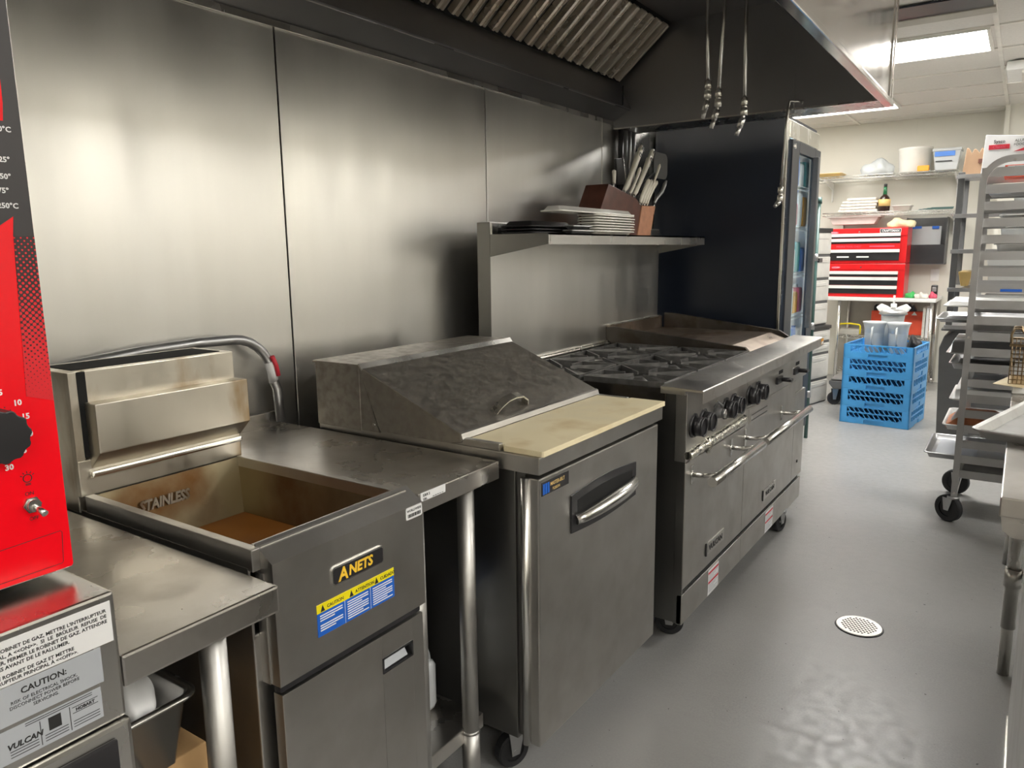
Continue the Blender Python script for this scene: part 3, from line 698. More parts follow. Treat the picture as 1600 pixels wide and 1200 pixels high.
# handle escutcheon: rounded trapezoid plate
hy0, hy1 = 1.588, 1.964
out = []
for k in range(13):
    t_ = k/12; out.append((hy0+(hy1-hy0)*t_, .752+.012*math.sin(math.pi*t_)))
for k in range(13):
    t_ = k/12; out.append((hy1-(hy1-hy0)*t_, .652-.010*math.sin(math.pi*t_)))
b = MB(); b.prism(out, 'x', -.898, -.893, .0015)
b.mi = 1
out2 = [(hy0+.03+(p[0]-hy0)*.85, .705+(p[1]-.705)*.62) for p in out]
b.prism(out2, 'x', -.8935, -.8925)
pl_ = b.build('handle_plate', ['black', 'blackmatte'], dr)
b = MB(); n = 16; pts = []; rs = []
for k in range(n+1):
    t_ = k/n; pts.append((-.892+.036*math.sin(math.pi*t_)**.7, hy0+.02+(hy1-hy0-.035)*t_, .684+.014*math.sin(math.pi*t_)+.016*t_)); rs.append(.0135+.004*math.sin(math.pi*t_))
b.tube(pts, rs, 14); b.build('pull_handle', 'polished', pl_)
b = MB(); b.box(-.8975, -.8955, 1.452, 1.578, .788, .822, .001); lg = b.build('brand_plate', 'black', dr)
b = MB()
for k in range(3): b.box(-.8957, -.8949, 1.456+k*.0105, 1.4615+k*.0105+.003, .791, .817)
b.build('blue_bars', 'bluelabel', lg)
b = MB(); b.text('MASTER-BILT', (-.8956, 1.490, .8055), .0125, depth=.0003, sx=.92, bold=.0002); b.text('FUSION', (-.8956, 1.500, .7925), .0100, depth=.0003, bold=.0001)
b.build('lettering', 'goldfoil', lg)
def caster(parent, x, y, r=.05, h=.13, ang=0, wname='caster'):
    b = MB(); ca, sa = math.cos(ang), math.sin(ang)
    ox, oy = x-ca*.02, y-sa*.02
    p = lambda u, v, z: (ox+ca*u-sa*v, oy+sa*u+ca*v, z)
    b.cyl((x, y, h-.012), (x, y, h), .028, seg=14)
    for s_ in (-1, 1):
        q = [p(-.022, s_*.019, h-.012), p(.03, s_*.019, h-.012), p(.012, s_*.019, r-.01), p(-.012, s_*.019, r-.01)]
        q2 = [(a[0]+sa*.003, a[1]-ca*.003, a[2]) for a in q]
        b.faces(q+q2, [(0, 1, 2, 3), (7, 6, 5, 4), (0, 4, 5, 1), (1, 5, 6, 2), (2, 6, 7, 3), (3, 7, 4, 0)])
    b.cyl(p(0, -.024, r), p(0, .024, r), .008)
    c = b.build(wname, 'galv', parent)
    b = MB(); 
    prof = [(r*.62, -.010), (r*.62, -.016), (r*.93, -.016), (r, -.011), (r, .011), (r*.93, .016), (r*.62, .016), (r*.62, .010)]
    seg = 28; vs = []
    for (rad, off) in prof:
        for k in range(seg):
            a = 2*math.pi*k/seg; vs.append(p(rad*math.cos(a), off, r+rad*math.sin(a)))
    fs = [(i*seg+k, i*seg+(k+1) % seg, (i+1)*seg+(k+1) % seg, (i+1)*seg+k) for i in range(len(prof)-1) for k in range(seg)]
    v, f = b.faces(vs, fs); bmesh.ops.recalc_face_normals(b.bm, faces=f)
    b.cyl(p(0, -.010, r), p(0, .010, r), r*.63)
    b.build('wheel', 'rubber', c)
for (x, y) in ((-1.02, 1.52), (-1.02, 2.06), (-1.58, 1.52), (-1.58, 2.06)): caster(C_, x, y, .048, .13, 1.2)
# cutting board lying on the counter
b = MB(); b.prism([(-1.108, yn+.0135), (-.998, yn+.0135), (-.992, yn+.0), (-.885, yn+.0), (-.880, yn+.004), (-.880, yf-.002), (-.885, yf+.001), (-.995, yf+.001), (-1.0, yf-.015), (-1.108, yf-.015)], 'z', .8895, .9035, .0015)
solo(b, 'cutting_board', 'board', (-1.0, 1.79, .89), 'long cream cutting board with knife marks lying on the prep cooler', 'cutting board')
# cooler group stands turned by a degree
for o in (C_,): o.rotation_euler = (0, 0, math.radians(-.6))
CB = bpy.data.objects['cutting_board']; v_ = Vector(CB.location)-Vector(C_.location); v_.rotate(Matrix.Rotation(math.radians(-.6), 3, 'Z')); CB.location = Vector(C_.location)+v_; CB.rotation_euler = (0, 0, math.radians(-.6))

# ================= RANGE =================
G = thing('gas_range', (-1.25, 3.1, 0), 'wide stainless gas range with six burners, griddle and two oven doors', 'range')
X = -.865; ya, ym, yb = 2.287, 2.930, 3.930
b = MB(); b.box(-1.64, X-.03, ya+.004, yb, .10, .90, .003); b.box(X-.05, X-.002, ya, ya+.0, .2, .9) if 0 else None
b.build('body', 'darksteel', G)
b = MB(); b.box(X-.04, X, ya, ym-.001, .672, .905, .002); b.box(X-.04, X, ym+.001, yb-.002, .735, .905, .002); b.build('control_panel', 'frontsteel', G)
b = MB(); b.box(X-.032, X-.002, ya, ya+.012, .10, .672, .001); b.build('side_post', 'darksteel', G)
# front ledge
b = MB(); b.prism([(-.950, .900), (-.950, .924), (-.808, .920), (-.805, .917), (-.805, .878), (-.808, .878), (-.808, .912), (-.865, .913), (-.865, .900)], 'y', 2.266, 3.985, .001)
lg = b.build('front_ledge', 'ledge', G)
b = MB(); b.box(-.8055, -.8045, 3.93, 3.984, .886, .915); sk = b.build('warning_sticker', 'orange', lg); sk['label'] = 'small orange warning sticker'
b = MB(); b.box(-.8046, -.8040, 3.935, 3.98, .888, .901); b.build('sticker_print', 'paper', sk)
# doors
def door(y0, y1, z0, z1, nm='oven_door'):
    b = MB(); b.box(X-.028, X, y0, y1, z0, z1, .003); return b.build(nm, 'frontsteel', G)
d1 = door(ya+.002, ym-.002, .225, .668); d2 = door(ym+.002, 3.722, .225, .733)
b = MB(); b.box(X-.026, X-.001, 3.728, yb-.002, .225, .668, .002); b.box(X-.026, X-.003, 3.728, yb-.06, .672, .733, .001); b.box(X-.0015, X+.002, 3.812, 3.826, .298, .318, .001); b.build('side_compartment', 'frontsteel', G)
b = MB(); b.cyl((X-.002, 3.819, .308), (X+.003, 3.819, .308), .008); b.build('lock_hole', 'blackmatte', G)
b = MB(); b.box(X-.02, X+.0, ya, ym-.001, .098, .206, .002); b.box(X-.02, X, ym+.001, yb-.02, .098, .206, .002); b.build('kick_panel', 'frontsteel', G)
b = MB(); b.box(X-.05, X-.012, ya+.01, yb-.03, .20, .228); b.build('kick_gap', 'blackmatte', G)
def handle(parent, y0, y1, p0, p1, z, zp):
    b = MB(); b.cyl((-.760, y0, z), (-.760, y1, z), .0165, seg=22)
    for p in (p0, p1):
        b.tube([(X+.004, p, zp), (-.82, p, zp+.002), (-.770, p+(.0 if p == p0 else -.0), z-.002)], .0085, 10)
        b.cyl((X, p, zp), (X+.006, p, zp), .014, seg=12); b.box(X, X+.004, p-.009, p+.009, zp-.035, zp+.035, .002)
    b.build('door_handle', 'polished', parent)
handle(d1, 2.245, 2.800, 2.345, 2.755, .634, .618)
handle(d2, 2.835, 3.545, 2.925, 3.560-.09, .636, .620)
def knob(y, z, x0=X, r=.033):
    b = MB(); b.cyl((x0, y, z), (x0+.008, y, z), r+.007, r+.005, seg=26); b.cyl((x0+.008, y, z), (x0+.034, y, z), r, r*.95, seg=26)
    b.tube([(x0+.038, y+r*.9*math.cos(a), z+r*.9*math.sin(a)) for a in [i*math.pi/10 for i in range(20)]], .0036, 6, closed=True)
    b.cyl((x0+.003, y, z+r+.004), (x0+.012, y, z+r+.004), .006)
    b.build('burner_knob', 'black', G)
for y in (2.345, 2.435, 2.665, 2.755, 2.955, 3.070): knob(y, .785)
b = MB(); b.cyl((X, 2.56, .79), (X+.03, 2.56, .79), .022, .016, seg=16); b.cyl((X+.028, 2.56, .79), (X+.036, 2.56, .79), .017, seg=16); b.tube([(X+.01, 2.525, .815), (X+.02, 2.53, .835), (X+.03, 2.545, .82)], .006, 8); b.build('broken_knob_stem', 'greypaint', G)
b = MB(); b.cyl((X+.0355, 2.56, .79), (X+.039, 2.56, .79), .0165, .0150, seg=16); b.build('knob_stem_ring', 'polished', G)
for y in (3.40, 3.70):
    b = MB(); b.box(X-.001, X+.001, y-.005, y+.062, .808, .824); b.build('valve_slot', 'blackmatte', G)
    b = MB(); b.box(X, X+.012, y-.055, y+.03, .770, .800, .003); b.cyl((X, y+.01, .785), (X+.055, y+.01, .785), .010); b.box(X+.045, X+.056, y-.012, y+.032, .778, .792, .004); b.build('valve_lever', 'black', G)
b = MB(); b.box(X, X+.0012, 3.645, 3.668, .772, .803); b.build('valve_tag', 'paper', G)
for y in (3.42, 3.74): 
    b = MB(); b.cyl((X, y, .852), (X+.003, y, .852), .007); b.build('panel_screw', 'black', G)
b = MB(); b.box(X, X+.002, 2.968, 3.285, .665, .728, .001); b.build('vent_panel', 'frontsteel', G)
b = MB(); b.box(X+.001, X+.0045, 2.982, 3.225, .670, .706, .002)
b.mi = 1
for z in (.677, .699): b.box(X+.0044, X+.0052, 2.992, 3.215, z-.002, z+.002)
b.build('vent_cover', ['frontsteel', 'black'], G)
# foil wrapped strip
b = MB(); random.seed(9); n = 40; pts = []; prof = []
for k in range(n+1):
    y = 2.285+.59*k/n; pts.append((X+.006+.004*random.random(), y, .697+.010*k/n+.003*(random.random()-.5))); prof.append(.014+.004*random.random())
b.tube(pts, prof, 9); b.tube([(X+.012, 2.45, .725), (X+.022, 2.455, .70), (X+.016, 2.452, .675), (X+.02, 2.47, .685)], [.008, .012, .009, .004], 7)
solo(b, 'foil_wrap', 'foil', (X, 2.58, .70), 'crumpled foil strip wrapped along the range front under the knobs', 'foil')
def vulcan_badge(parent, y0, y1, z0, z1):
    b = MB(); b.box(X, X+.004, y0, y1, z0, z1, .001); pl_ = b.build('name_badge', 'steel', parent)
    b = MB(); b.box(X-.001, X+.0045, y0-.006, y0, z0-.001, z1+.001)
    b.text('VULCAN', (X+.0045, (y0+y1)/2, z0+.013), (z1-z0)*.62, align='CENTER', depth=.0006, bold=.0008, sx=1.28); b.build('lettering', 'ink', pl_)
vulcan_badge(d1, 2.512, 2.700, .270, .316); vulcan_badge(d2, 3.226, 3.424, .272, .316)
for i, (y0, y1) in enumerate(((2.543, 2.655), (3.280, 3.400))):
    b = MB(); b.box(X+.001, X+.0022, y0, y1, .102, .200); sl = b.build('instruction_sticker', 'paper', G)
    b = MB()
    for z in (.187, .150): b.box(X+.0021, X+.0027, y0+.002, y1-.002, z-.004, z+.004)
    b.build('red_lines', 'redink', sl)
    b = MB()
    for k in range(11):
        z = .178-k*.0065
        if abs(z-.150) < .006: continue
        b.box(X+.0021, X+.0025, y0+.008, y1-.01-.02*(k % 3), z-.0012, z+.0012)
    b.build('small_print', 'greylabel', sl)
# cook top
b = MB(); b.box(-1.64, -.955, ya+.01, 3.235, .885, .8865); b.build('burner_well', 'blackmatte', G)
b = MB(); b.box(-1.70, -.945, ya+.004, 3.235, .86, .885, .003); b.box(-1.70, -.95, ya, ya+.008, .86, .912, .002); b.box(-.952, -.940, ya, 3.235, .87, .922, .002); b.build('burner_box', 'greasy', G)
b = MB(); b.box(-1.655, -1.63, ya, 3.235, .88, .935, .003); b.prism([(-1.66, .938), (-1.62, .925), (-1.62, .92), (-1.66, .92)], 'y', ya, 3.235); b.build('rear_trim', 'bright', G)
def grate():
    """star shaped cast iron grate, 30 cm square, top at z=0"""
    b = MB(); s_ = .148; t_ = .006; h = .022
    def bar(p, q, h0=h, h1=h, ww=t_):
        p, q = Vector((*p, 0)), Vector((*q, 0)); d = (q-p).normalized(); n_ = Vector((-d.y, d.x, 0))*ww*.5
        vs = [p-n_, p+n_, q+n_, q-n_]; 
        lo = [Vector((v.x, v.y, -h0 if i < 2 else -h1)) for i, v in enumerate(vs)]
        b.faces([tuple(v) for v in lo]+[tuple(v) for v in vs], [(0, 3, 2, 1), (4, 5, 6, 7), (0, 1, 5, 4), (1, 2, 6, 5), (2, 3, 7, 6), (3, 0, 4, 7)])
    # outer frame sunk a little
    for p, q in (((-s_, -s_), (s_, -s_)), ((s_, -s_), (s_, s_)), ((s_, s_), (-s_, s_)), ((-s_, s_), (-s_, -s_))): bar(p, q, .034, .034, .006)
    for k in range(8):
        a = math.radians(45*k); m_ = s_/max(abs(math.cos(a)), abs(math.sin(a)))
        e = (m_*math.cos(a), m_*math.sin(a)); rr0 = .028 if k % 2 else .062; i_ = (rr0*math.cos(a), rr0*math.sin(a)); bar(e, i_, .034 if k % 2 else .030, .010)
    return b
gx = (-1.105, -1.425); gyy = (2.455, 2.765, 3.075)
i = 0
for gy_ in gyy:
    for gx_ in gx:
        b = grate(); b.xf(Matrix.Translation((gx_, gy_, .928))); gr = b.build('burner_grate', 'iron', G)
        b = MB(); b.lathe([(.05, 0), (.05, .012), (.034, .02), (.034, .026), (.012, .03)], (gx_, gy_, .884)); b.build('burner_head', 'iron', gr)
# griddle
b = MB(); b.box(-1.645, -1.04, 3.262, 3.895, .88, .942, .002); b.prism([(-1.04, .942), (-1.04, .925), (-.96, .905), (-.96, .912)], 'y', 3.262, 3.895); b.build('griddle_plate', 'griddle', G)
b = MB(); b.prism([(-1.652, .87), (-1.652, 1.0), (-1.60, 1.0), (-.975, .939), (-.955, .92), (-.955, .87)], 'y', 3.240, 3.262, .001); b.build('left_splash', 'greasy', G)
b = MB(); b.prism([(-1.62, .87), (-1.62, 1.022), (-1.58, 1.022), (-1.0, .952), (-.955, .925), (-.955, .87)], 'y', 3.893, 3.915, .001); b.build('right_splash', 'greasy', G)
b = MB(); b.box(-1.66, -1.632, 3.245, 3.895, .93, 1.004, .002); b.build('rear_splash', 'griddle', G)
b = MB(); b.box(-1.664, -1.625, 3.245, 3.86, 1.004, 1.012, .002); b.build('splash_trim', 'bright', G)
# backguard and shelf
b = MB(); b.box(-1.70, -1.645, 2.296, 3.860, .86, 1.470, .003); b.build('backguard', 'wallsteel', G)
b = MB(); b.box(-1.702, -1.644, 2.2935, 2.2965, .86, 1.468, .001); b.build('backguard_end', 'darksteel', G)
b = MB(); b.box(-1.645, -1.392, 2.298, 3.858, 1.418, 1.424); b.prism([(-1.396, 1.424), (-1.392, 1.424), (-1.392, 1.384), (-1.396, 1.384)], 'y', 2.298, 3.858); b.box(-1.650, -1.641, 2.305, 3.858, 1.420, 1.463)
sh = b.build('shelf', 'steel', G)
for y in (2.2965, 3.858):
    b = MB(); b.prism([(-1.646, 1.424), (-1.394, 1.424), (-1.394, 1.386), (-1.646, 1.342)], 'y', y-.0015, y+.0015); b.build('shelf_bracket', 'darksteel', sh)
for (x, y) in ((-.93, 2.40), (-1.56, 2.42), (-1.56, 3.80)): caster(G, x, y, .05, .105, .3)
caster(G, -.885, 3.64, .05, .105, 1.35)

# ================= ON THE RANGE SHELF =================
def platter(z, x0, x1, y0, y1, mat, name, label, group, h=.014):
    b = MB(); b.pan(x0, x1, y0, y1, z, h, t=.002, rim=.012, taper=.010, rc=.02)
    solo(b, name, mat, ((x0+x1)/2, (y0+y1)/2, z), label, 'tray', group, True)
order = ['lowest', 'second from the bottom', 'third from the bottom', 'fourth from the bottom', 'fifth from the bottom', 'sixth from the bottom', 'seventh from the bottom']
for k in range(7):
    platter(1.4245+k*.0105, -1.497, -1.402, 2.675+(.004*(k % 2)), 3.035+(.006 if k % 2 else 0), 'porcelain', 'serving_tray', 'white rectangular tray, %s in the white stack on the range shelf' % order[k], 'white trays stacked on the range shelf')
# inverted white trays topping the stack
b = MB(); b.pan(-1.499, -1.402, -3.035, -2.40, -1.5245, .020, rim=.010, taper=.014, rc=.02); b.xf(Matrix.Rotation(math.pi, 4, 'X'))
solo(b, 'serving_tray', 'porcelain', (-1.5, 2.86, 1.50), 'upturned white tray on top of the white stack', 'tray', 'white trays stacked on the range shelf', True)
for k in range(3):
    b = MB(); y0_, y1_ = (2.33, 2.64)
    b.pan(-1.625, -1.475, -y1_-.002*k, -y0_+.003*k, -(1.4475+k*.0115), .020, rim=.012, taper=.016, rc=.02); b.xf(Matrix.Rotation(math.pi, 4, 'X'))
    solo(b, 'baking_tray', 'black', (-1.52, 2.5, 1.43+k*.011), 'black tray, %s in the black stack at the near end of the range shelf' % ('lowest', 'middle one', 'top one')[k], 'tray', 'black trays stacked on the range shelf', True)
for k, (y0_, y1_, z_) in enumerate(((2.50, 2.67, 1.4245), (2.51, 2.66, 1.4415))):
    b = MB(); b.pan(-1.46, -1.408, y0_, y1_, z_, .013, rim=.006, taper=.008, rc=.01)
    solo(b, 'small_tin', 'galv', (-1.43, 2.7, z_), 'small grey metal tin, %s, between the black and white tray stacks' % ('lower one', 'upper one')[k], 'tin', 'grey tins on the range shelf', True)
# knife block
KB = thing('knife_block', (-1.57, 3.15, 1.4245), 'dark wooden knife block with lighter front on the range shelf', 'knife block')
q_ = 1.51/1.455
def ks(p): return (p[0]*q_, 1.36+(p[1]-1.36)*q_)
body = [ks(p) for p in ((2.85, 1.4225), (3.163, 1.4225), (3.208, 1.556), (3.156, 1.587), (2.885, 1.633), (2.815, 1.53))]
b = MB(); b.prism(body, 'x', -1.625, -1.512, .003); b.build('block_body', 'wood', KB)
b = MB(); b.prism([ks(p) for p in ((3.166, 1.4225), (3.305, 1.4225), (3.360, 1.562), (3.212, 1.557))], 'x', -1.625, -1.508, .003); b.build('front_piece', 'woodlight', KB)
def kx(p, x, ref): return (x, p[0]*x/ref, 1.36+(p[1]-1.36)*x/ref)
KNV = [
    ((3.160, 1.622), (3.316, 1.808), -1.545, .0125, 'large cream-handled knife standing highest and leftmost of the big handles in the block'),
    ((3.220, 1.615), (3.333, 1.735), -1.535, .0075, 'slim cream-handled knife between the big handles in the knife block'),
    ((3.265, 1.610), (3.440, 1.797), -1.530, .0120, 'large cream-handled knife in front of the other two big ones'),
    ((3.275, 1.620), (3.475, 1.830), -1.580, .0120, 'large cream-handled knife half hidden at the back right of the block'),
    ((3.180, 1.63), (3.345, 1.835), -1.590, .0120, 'large pale-ended knife half hidden at the back left of the block'),
    ((3.46, 1.66), (3.56, 1.769), -1.56, .0065, 'thin white honing rod standing alone on the right of the block'),
    ((3.055, 1.648), (3.060, 1.705), -1.555, .0085, 'short cream knife handle at the far left of the block')]
for a, c, xx, r, lab in KNV:
    a, c = Vector(kx(a, xx, -1.52)), Vector(kx(c, xx, -1.52)); d = (c-a).normalized(); sd = Vector((0, d.z, -d.y))
    t = thing('kitchen_knife', tuple(a), lab, 'knife', 'cream handled knives in the block')
    b = MB(); L0 = (c-a).length
    ps = [a, a+d*L0*.1, a+d*L0*.35, a+d*L0*.7, a+d*L0*.92, c]; ps = [p+sd*(.005*math.sin(i*.9)) for i, p in enumerate(ps)]
    b.tube(ps, [r*.7, r*.9, r*.85, r*1.0, r*1.15, r*.5], 10); b.build('handle', 'cream', t)
    if r > .01:
        e = c-d*.022; b = MB(); b.tube([e+Vector((r*1.05, .009*math.cos(k*math.pi/6)*1.0, .009*math.sin(k*math.pi/6))) for k in range(12)], .0022, 6, closed=True); b.build('end_ring', 'black', t)
    b = MB(); b.cyl(a+d*.004, a-d*.03, r*.55, r*.3, seg=8); b.build('bolster', 'polished', t)
for k in range(5):
    x_ = -1.52; y0_ = (3.225+.030*k)*1.034; y1_ = (3.318+.034*k)*1.034
    t = thing('steak_knife', (x_, y0_, 1.58), 'cream steak knife, %s of five in front of the block' % ('leftmost', 'second from left', 'middle', 'second from right', 'rightmost')[k], 'knife', 'steak knives in the knife block')
    b = MB(); x_ -= .002*k
    if k < 4: b.tube([(x_, y0_, 1.577), (x_, y0_+.012, 1.60), (x_, y0_+.048, 1.64), (x_, y1_-.008, 1.682), (x_, y1_, 1.690)], [.0065, .0085, .0095, .0105, .006], 8)
    else: b.tube([(x_, y0_+.06, 1.585), (x_, y0_+.085, 1.61), (x_, y0_+.15, 1.645), (x_, y0_+.18, 1.68), (x_, y0_+.20, 1.700)], [.006, .0085, .0095, .010, .006], 8)
    b.build('handle', 'cream' if k < 4 else 'galv', t)
    b = MB(); yy = y0_ if k < 4 else y0_+.06; b.cyl((x_, yy, 1.582), (x_, yy-.006, 1.566), .003, seg=8); b.build('blade', 'polished', t)
# dark utensils behind the block, tucked by the wall
t = thing('cleaver', (-1.60, 3.6, 1.62), 'dark cleaver with rounded blade standing behind the knife block', 'cleaver')
b = MB(); b.prism(rr(3.665, 3.838, 1.722, 1.850, .035), 'x', -1.602, -1.598); b.build('blade', 'greypaint', t)
b = MB(); b.tube([(-1.600, 3.67, 1.74), (-1.600, 3.56, 1.69), (-1.600, 3.47, 1.63)], .009, 8); b.build('handle', 'black', t)
for (y_, lab, z1) in ((3.26, 'black utensil with flat jaw leaning left behind the knife block', 1.71),):
    t = thing('kitchen_shears', (-1.585, y_, 1.6), lab, 'utensil')
    b = MB(); b.prism([(3.264, 1.66), (3.345, 1.67), (3.308, 1.785), (3.241, 1.776)], 'x', -1.612, -1.600, .002); b.build('blade_guard', 'black', t)
    b = MB(); b.tube([(-1.598, 3.35, 1.67), (-1.598, 3.305, 1.79)], .0028, 6); b.build('edge', 'polished', t)
# magnet rail pipes in the corner: vertical conduits
CP = [(3.625, .014, 'black'), (3.67, .016, 'greypaint'), (3.725, .011, 'galv'), (3.775, .012, 'galv')]
for k, (y_, r_, mt) in enumerate(CP):
    b = MB(); b.cyl((-1.765, y_, 1.66), (-1.765, y_, 1.964), r_, seg=12); b.cyl((-1.765, y_, 1.62), (-1.765, y_, 1.70), r_*1.5, seg=10); b.cyl((-1.765, y_, .9), (-1.765, y_, 1.64), r_*.8, seg=10)
    solo(b, 'conduit_pipe', mt, (-1.765, y_, .9), '%s vertical pipe in the corner behind the knife block' % ('thin black', 'thick dark grey', 'thin light grey', 'rightmost light grey')[k], 'pipe', 'pipes in the corner behind the knives')
b = MB(); b.box(-1.797, -1.785, 3.86, 4.03, 1.2, 1.985); b.box(-1.797, -1.78, 3.80, 3.86, 1.2, 1.985)
solo(b, 'steel_corner_panel', 'steel', (-1.79, 3.9, 1.2), 'narrow steel panel between the corner pipes and the refrigerator', 'panel')
# ================= GLASS DOOR REFRIGERATOR =================
FR = thing('glass_door_refrigerator', (-1.44, 4.46, 0), 'tall navy-black refrigerator with glass door and silver header beyond the range', 'refrigerator')
b = MB(); b.box(-1.79, -1.075, 4.12, 4.14, .11, 2.035, .002); b.box(-1.79, -1.075, 4.78, 4.80, .11, 2.035, .002); b.box(-1.79, -1.77, 4.14, 4.78, .11, 2.035); b.box(-1.77, -1.075, 4.14, 4.78, 1.94, 2.035); b.box(-1.77, -1.075, 4.14, 4.78, .11, .26)
b.build('cabinet', 'fridgeblack', FR)
b = MB(); b.box(-1.769, -1.76, 4.141, 4.779, .261, 1.939); b.box(-1.76, -1.08, 4.774, 4.779, .261, 1.939); b.box(-1.76, -1.08, 4.141, 4.146, .261, 1.939); b.build('liner', 'white', FR)
b = MB(); b.box(-1.075, -1.058, 4.150, 4.80, 1.925, 2.012, .003); b.box(-1.075, -1.062, 4.115, 4.150, .11, 2.012, .002); b.build('header', 'bright', FR)
b = MB(); b.box(-1.80, -1.30, 4.4, 4.79, 2.036, 2.06, .003); b.build('top_unit', 'darksteel', FR)
b = MB()
for a in ((4.155, 4.30, .28, 1.915), (4.665, 4.795, .28, 1.915)): b.box(-1.072, -1.045, *a, .003)
b.box(-1.072, -1.045, 4.30, 4.665, 1.86, 1.915, .002); b.box(-1.072, -1.045, 4.30, 4.665, .28, .36, .002)
fd = b.build('door', 'fridgeblack', FR)
b = MB(); b.box(-1.060, -1.056, 4.30, 4.665, .36, 1.86); b.build('pane', 'glass', fd)
b = MB(); b.box(-1.045, -1.012, 4.600, 4.640, .90, 1.865, .006); b.build('door_handle', 'greypaint', fd)
b = MB(); b.cyl((-1.06, 4.18, 1.88), (-1.035, 4.18, 1.88), .012); b.build('lock', 'polished', fd)
b = MB(); b.box(-1.075, -1.062, 4.12, 4.80, .12, .27, .003); b.build('grille', 'black', FR)
for y in (4.17, 4.75):
    for x in (-1.12, -1.74):
        b = MB(); b.cyl((x, y, 0), (x, y, .115), .022); b.build('leg', 'black', FR)
b = MB(); b.box(-1.084, -1.076, 4.29, 4.30, .30, 1.9); b.build('lamp_strip', emis('fridge_lamp', (.75, .88, 1, 1), 22), FR)
b = MB(); b.box(-1.10, -1.085, 4.155, 4.170, .30, 1.9); b.build('lamp_strip', emis('fridge_lamp2', (.75, .88, 1, 1), 12), FR)
shz = (.45, .72, .98, 1.22, 1.48, 1.70)
for z in shz:
    b = MB()
    for k in range(12): b.tube([(-1.74+.055*k, 4.16, z), (-1.74+.055*k, 4.765, z)], .003, 5)
    b.tube([(-1.079, 4.155, z), (-1.079, 4.77, z)], .003, 5); b.tube([(-1.079, 4.155, z-.02), (-1.079, 4.77, z-.02)], .004, 5); b.build('wire_shelf', 'white', FR)
random.seed(21)
cols = [('white', 'white'), ('teal', 'teal'), ('orange', 'orange'), ('lid_blue', 'blue'), ('pink', 'pink'), ('white', 'white')]
names = ('bottom', 'second', 'third', 'fourth', 'fifth', 'top')
for si, z in enumerate(shz):
    for k in range(4):
        y0 = 4.33+.105*k; mt, cn = cols[(si*5+k*2) % 6]
        t = thing('bottle', (-1.137, y0+.045, z+.004), '%s container, number %s from the left, on the %s shelf inside the glass-door refrigerator' % (cn, ('one', 'two', 'three', 'four')[k], names[si]), 'container', 'containers inside the refrigerator')
        b = MB(); h = .13+.06*random.random(); b.box(-1.20, -1.095, y0, y0+.088, z+.0045, z+h, .012); b.build('bottle_body', mt, t)
        b = MB(); b.cyl((-1.135, y0+.044, z+h), (-1.135, y0+.044, z+h+.02), .022); b.build('cap', 'white' if mt != 'white' else 'lid_blue', t)

# ================= SHELF POST AND DRAWER TOWERS =================
def wire_shelf(name, x0, x1, y0, y1, z, parent, mat='chrome'):
    b = MB()
    for y in (y0, y1):
        b.tube([(x0, y, z), (x1, y, z)], .0035, 6); b.tube([(x0, y, z-.028), (x1, y, z-.028)], .0035, 6)
        n = max(2, int((x1-x0)/.035)); pts = [(x0+(x1-x0)*k/n, y, z-.028*(k % 2)) for k in range(n+1)]
        b.tube(pts, .002, 5)
    for x in (x0, x1): b.tube([(x, y0, z), (x, y1, z)], .0035, 6); b.tube([(x, y0, z-.028), (x, y1, z-.028)], .0035, 6)
    n = int((x1-x0)/.022)
    for k in range(1, n): b.tube([(x0+(x1-x0)*k/n, y0, z+.001), (x0+(x1-x0)*k/n, y1, z+.001)], .0017, 4)
    return b.build(name, mat, parent)
WS = thing('wire_shelving', (-1.45, 5.6, 0), 'green-posted wire shelving unit seen edge-on behind the refrigerator', 'shelving')
for (x, y) in ((-1.215, 5.60), (-1.215, 5.05), (-1.75, 5.60), (-1.75, 5.05)):
    b = MB(); b.cyl((x, y, 0), (x, y, 1.70), .0135, seg=14); b.cyl((x, y, 1.66), (x, y, 1.705), .021, .017, seg=14); b.build('post', 'greenpost', WS)
    for z in (.33, .82, 1.30):
        b = MB(); b.cyl((x, y, z-.03), (x, y, z+.02), .019, .015, seg=10); b.build('clip', 'galv', WS)
for z in (.33, .82, 1.30): wire_shelf('shelf', -1.74, -1.225, 5.06, 5.59, z, WS)
b = MB(); b.box(-1.205, -1.19, 5.60, 5.70, 1.26, 1.29, .004); b.build('black_bracket', 'black', WS)
def tower(cx, cy, z0, tiers, label):
    t = thing('drawer_tower', (cx, cy, z0), label, 'drawer tower', 'plastic drawer towers')
    # local: front faces +x, right end of the front at +y
    z = z0
    b = MB(); b.box(cx-.38, cx-.004, cy-.36, cy, z0, z0+sum(tiers)+.012*len(tiers)+.02, .006); b.build('frame', 'greypaint', t)
    for h in tiers:
        b = MB(); b.box(cx-.012, cx+.006, cy-.352, cy-.008, z+.012, z+h, .008); b.box(cx-.006, cx+.010, cy-.30, cy-.06, z+h-.05, z+h-.02, .004); b.box(cx+.004, cx+.0075, cy-.33, cy-.03, z+.03, z+h-.06)
        b.build('drawer', 'drawer', t); z += h+.012
    b = MB(); b.box(cx-.385, cx+.010, cy-.365, cy+.004, z, z+.03, .005); b.build('top', 'black', t)
    t.rotation_euler = (0, 0, math.radians(-14.5)); return t
tower(-1.385, 7.105, 0, [.205, .215, .09, .10], 'lower white plastic drawer tower standing on the floor behind the range end')
tower(-1.425, 7.13, .69, [.19, .19, .19, .19], 'upper white plastic drawer tower stacked on the lower one beside the red chest')

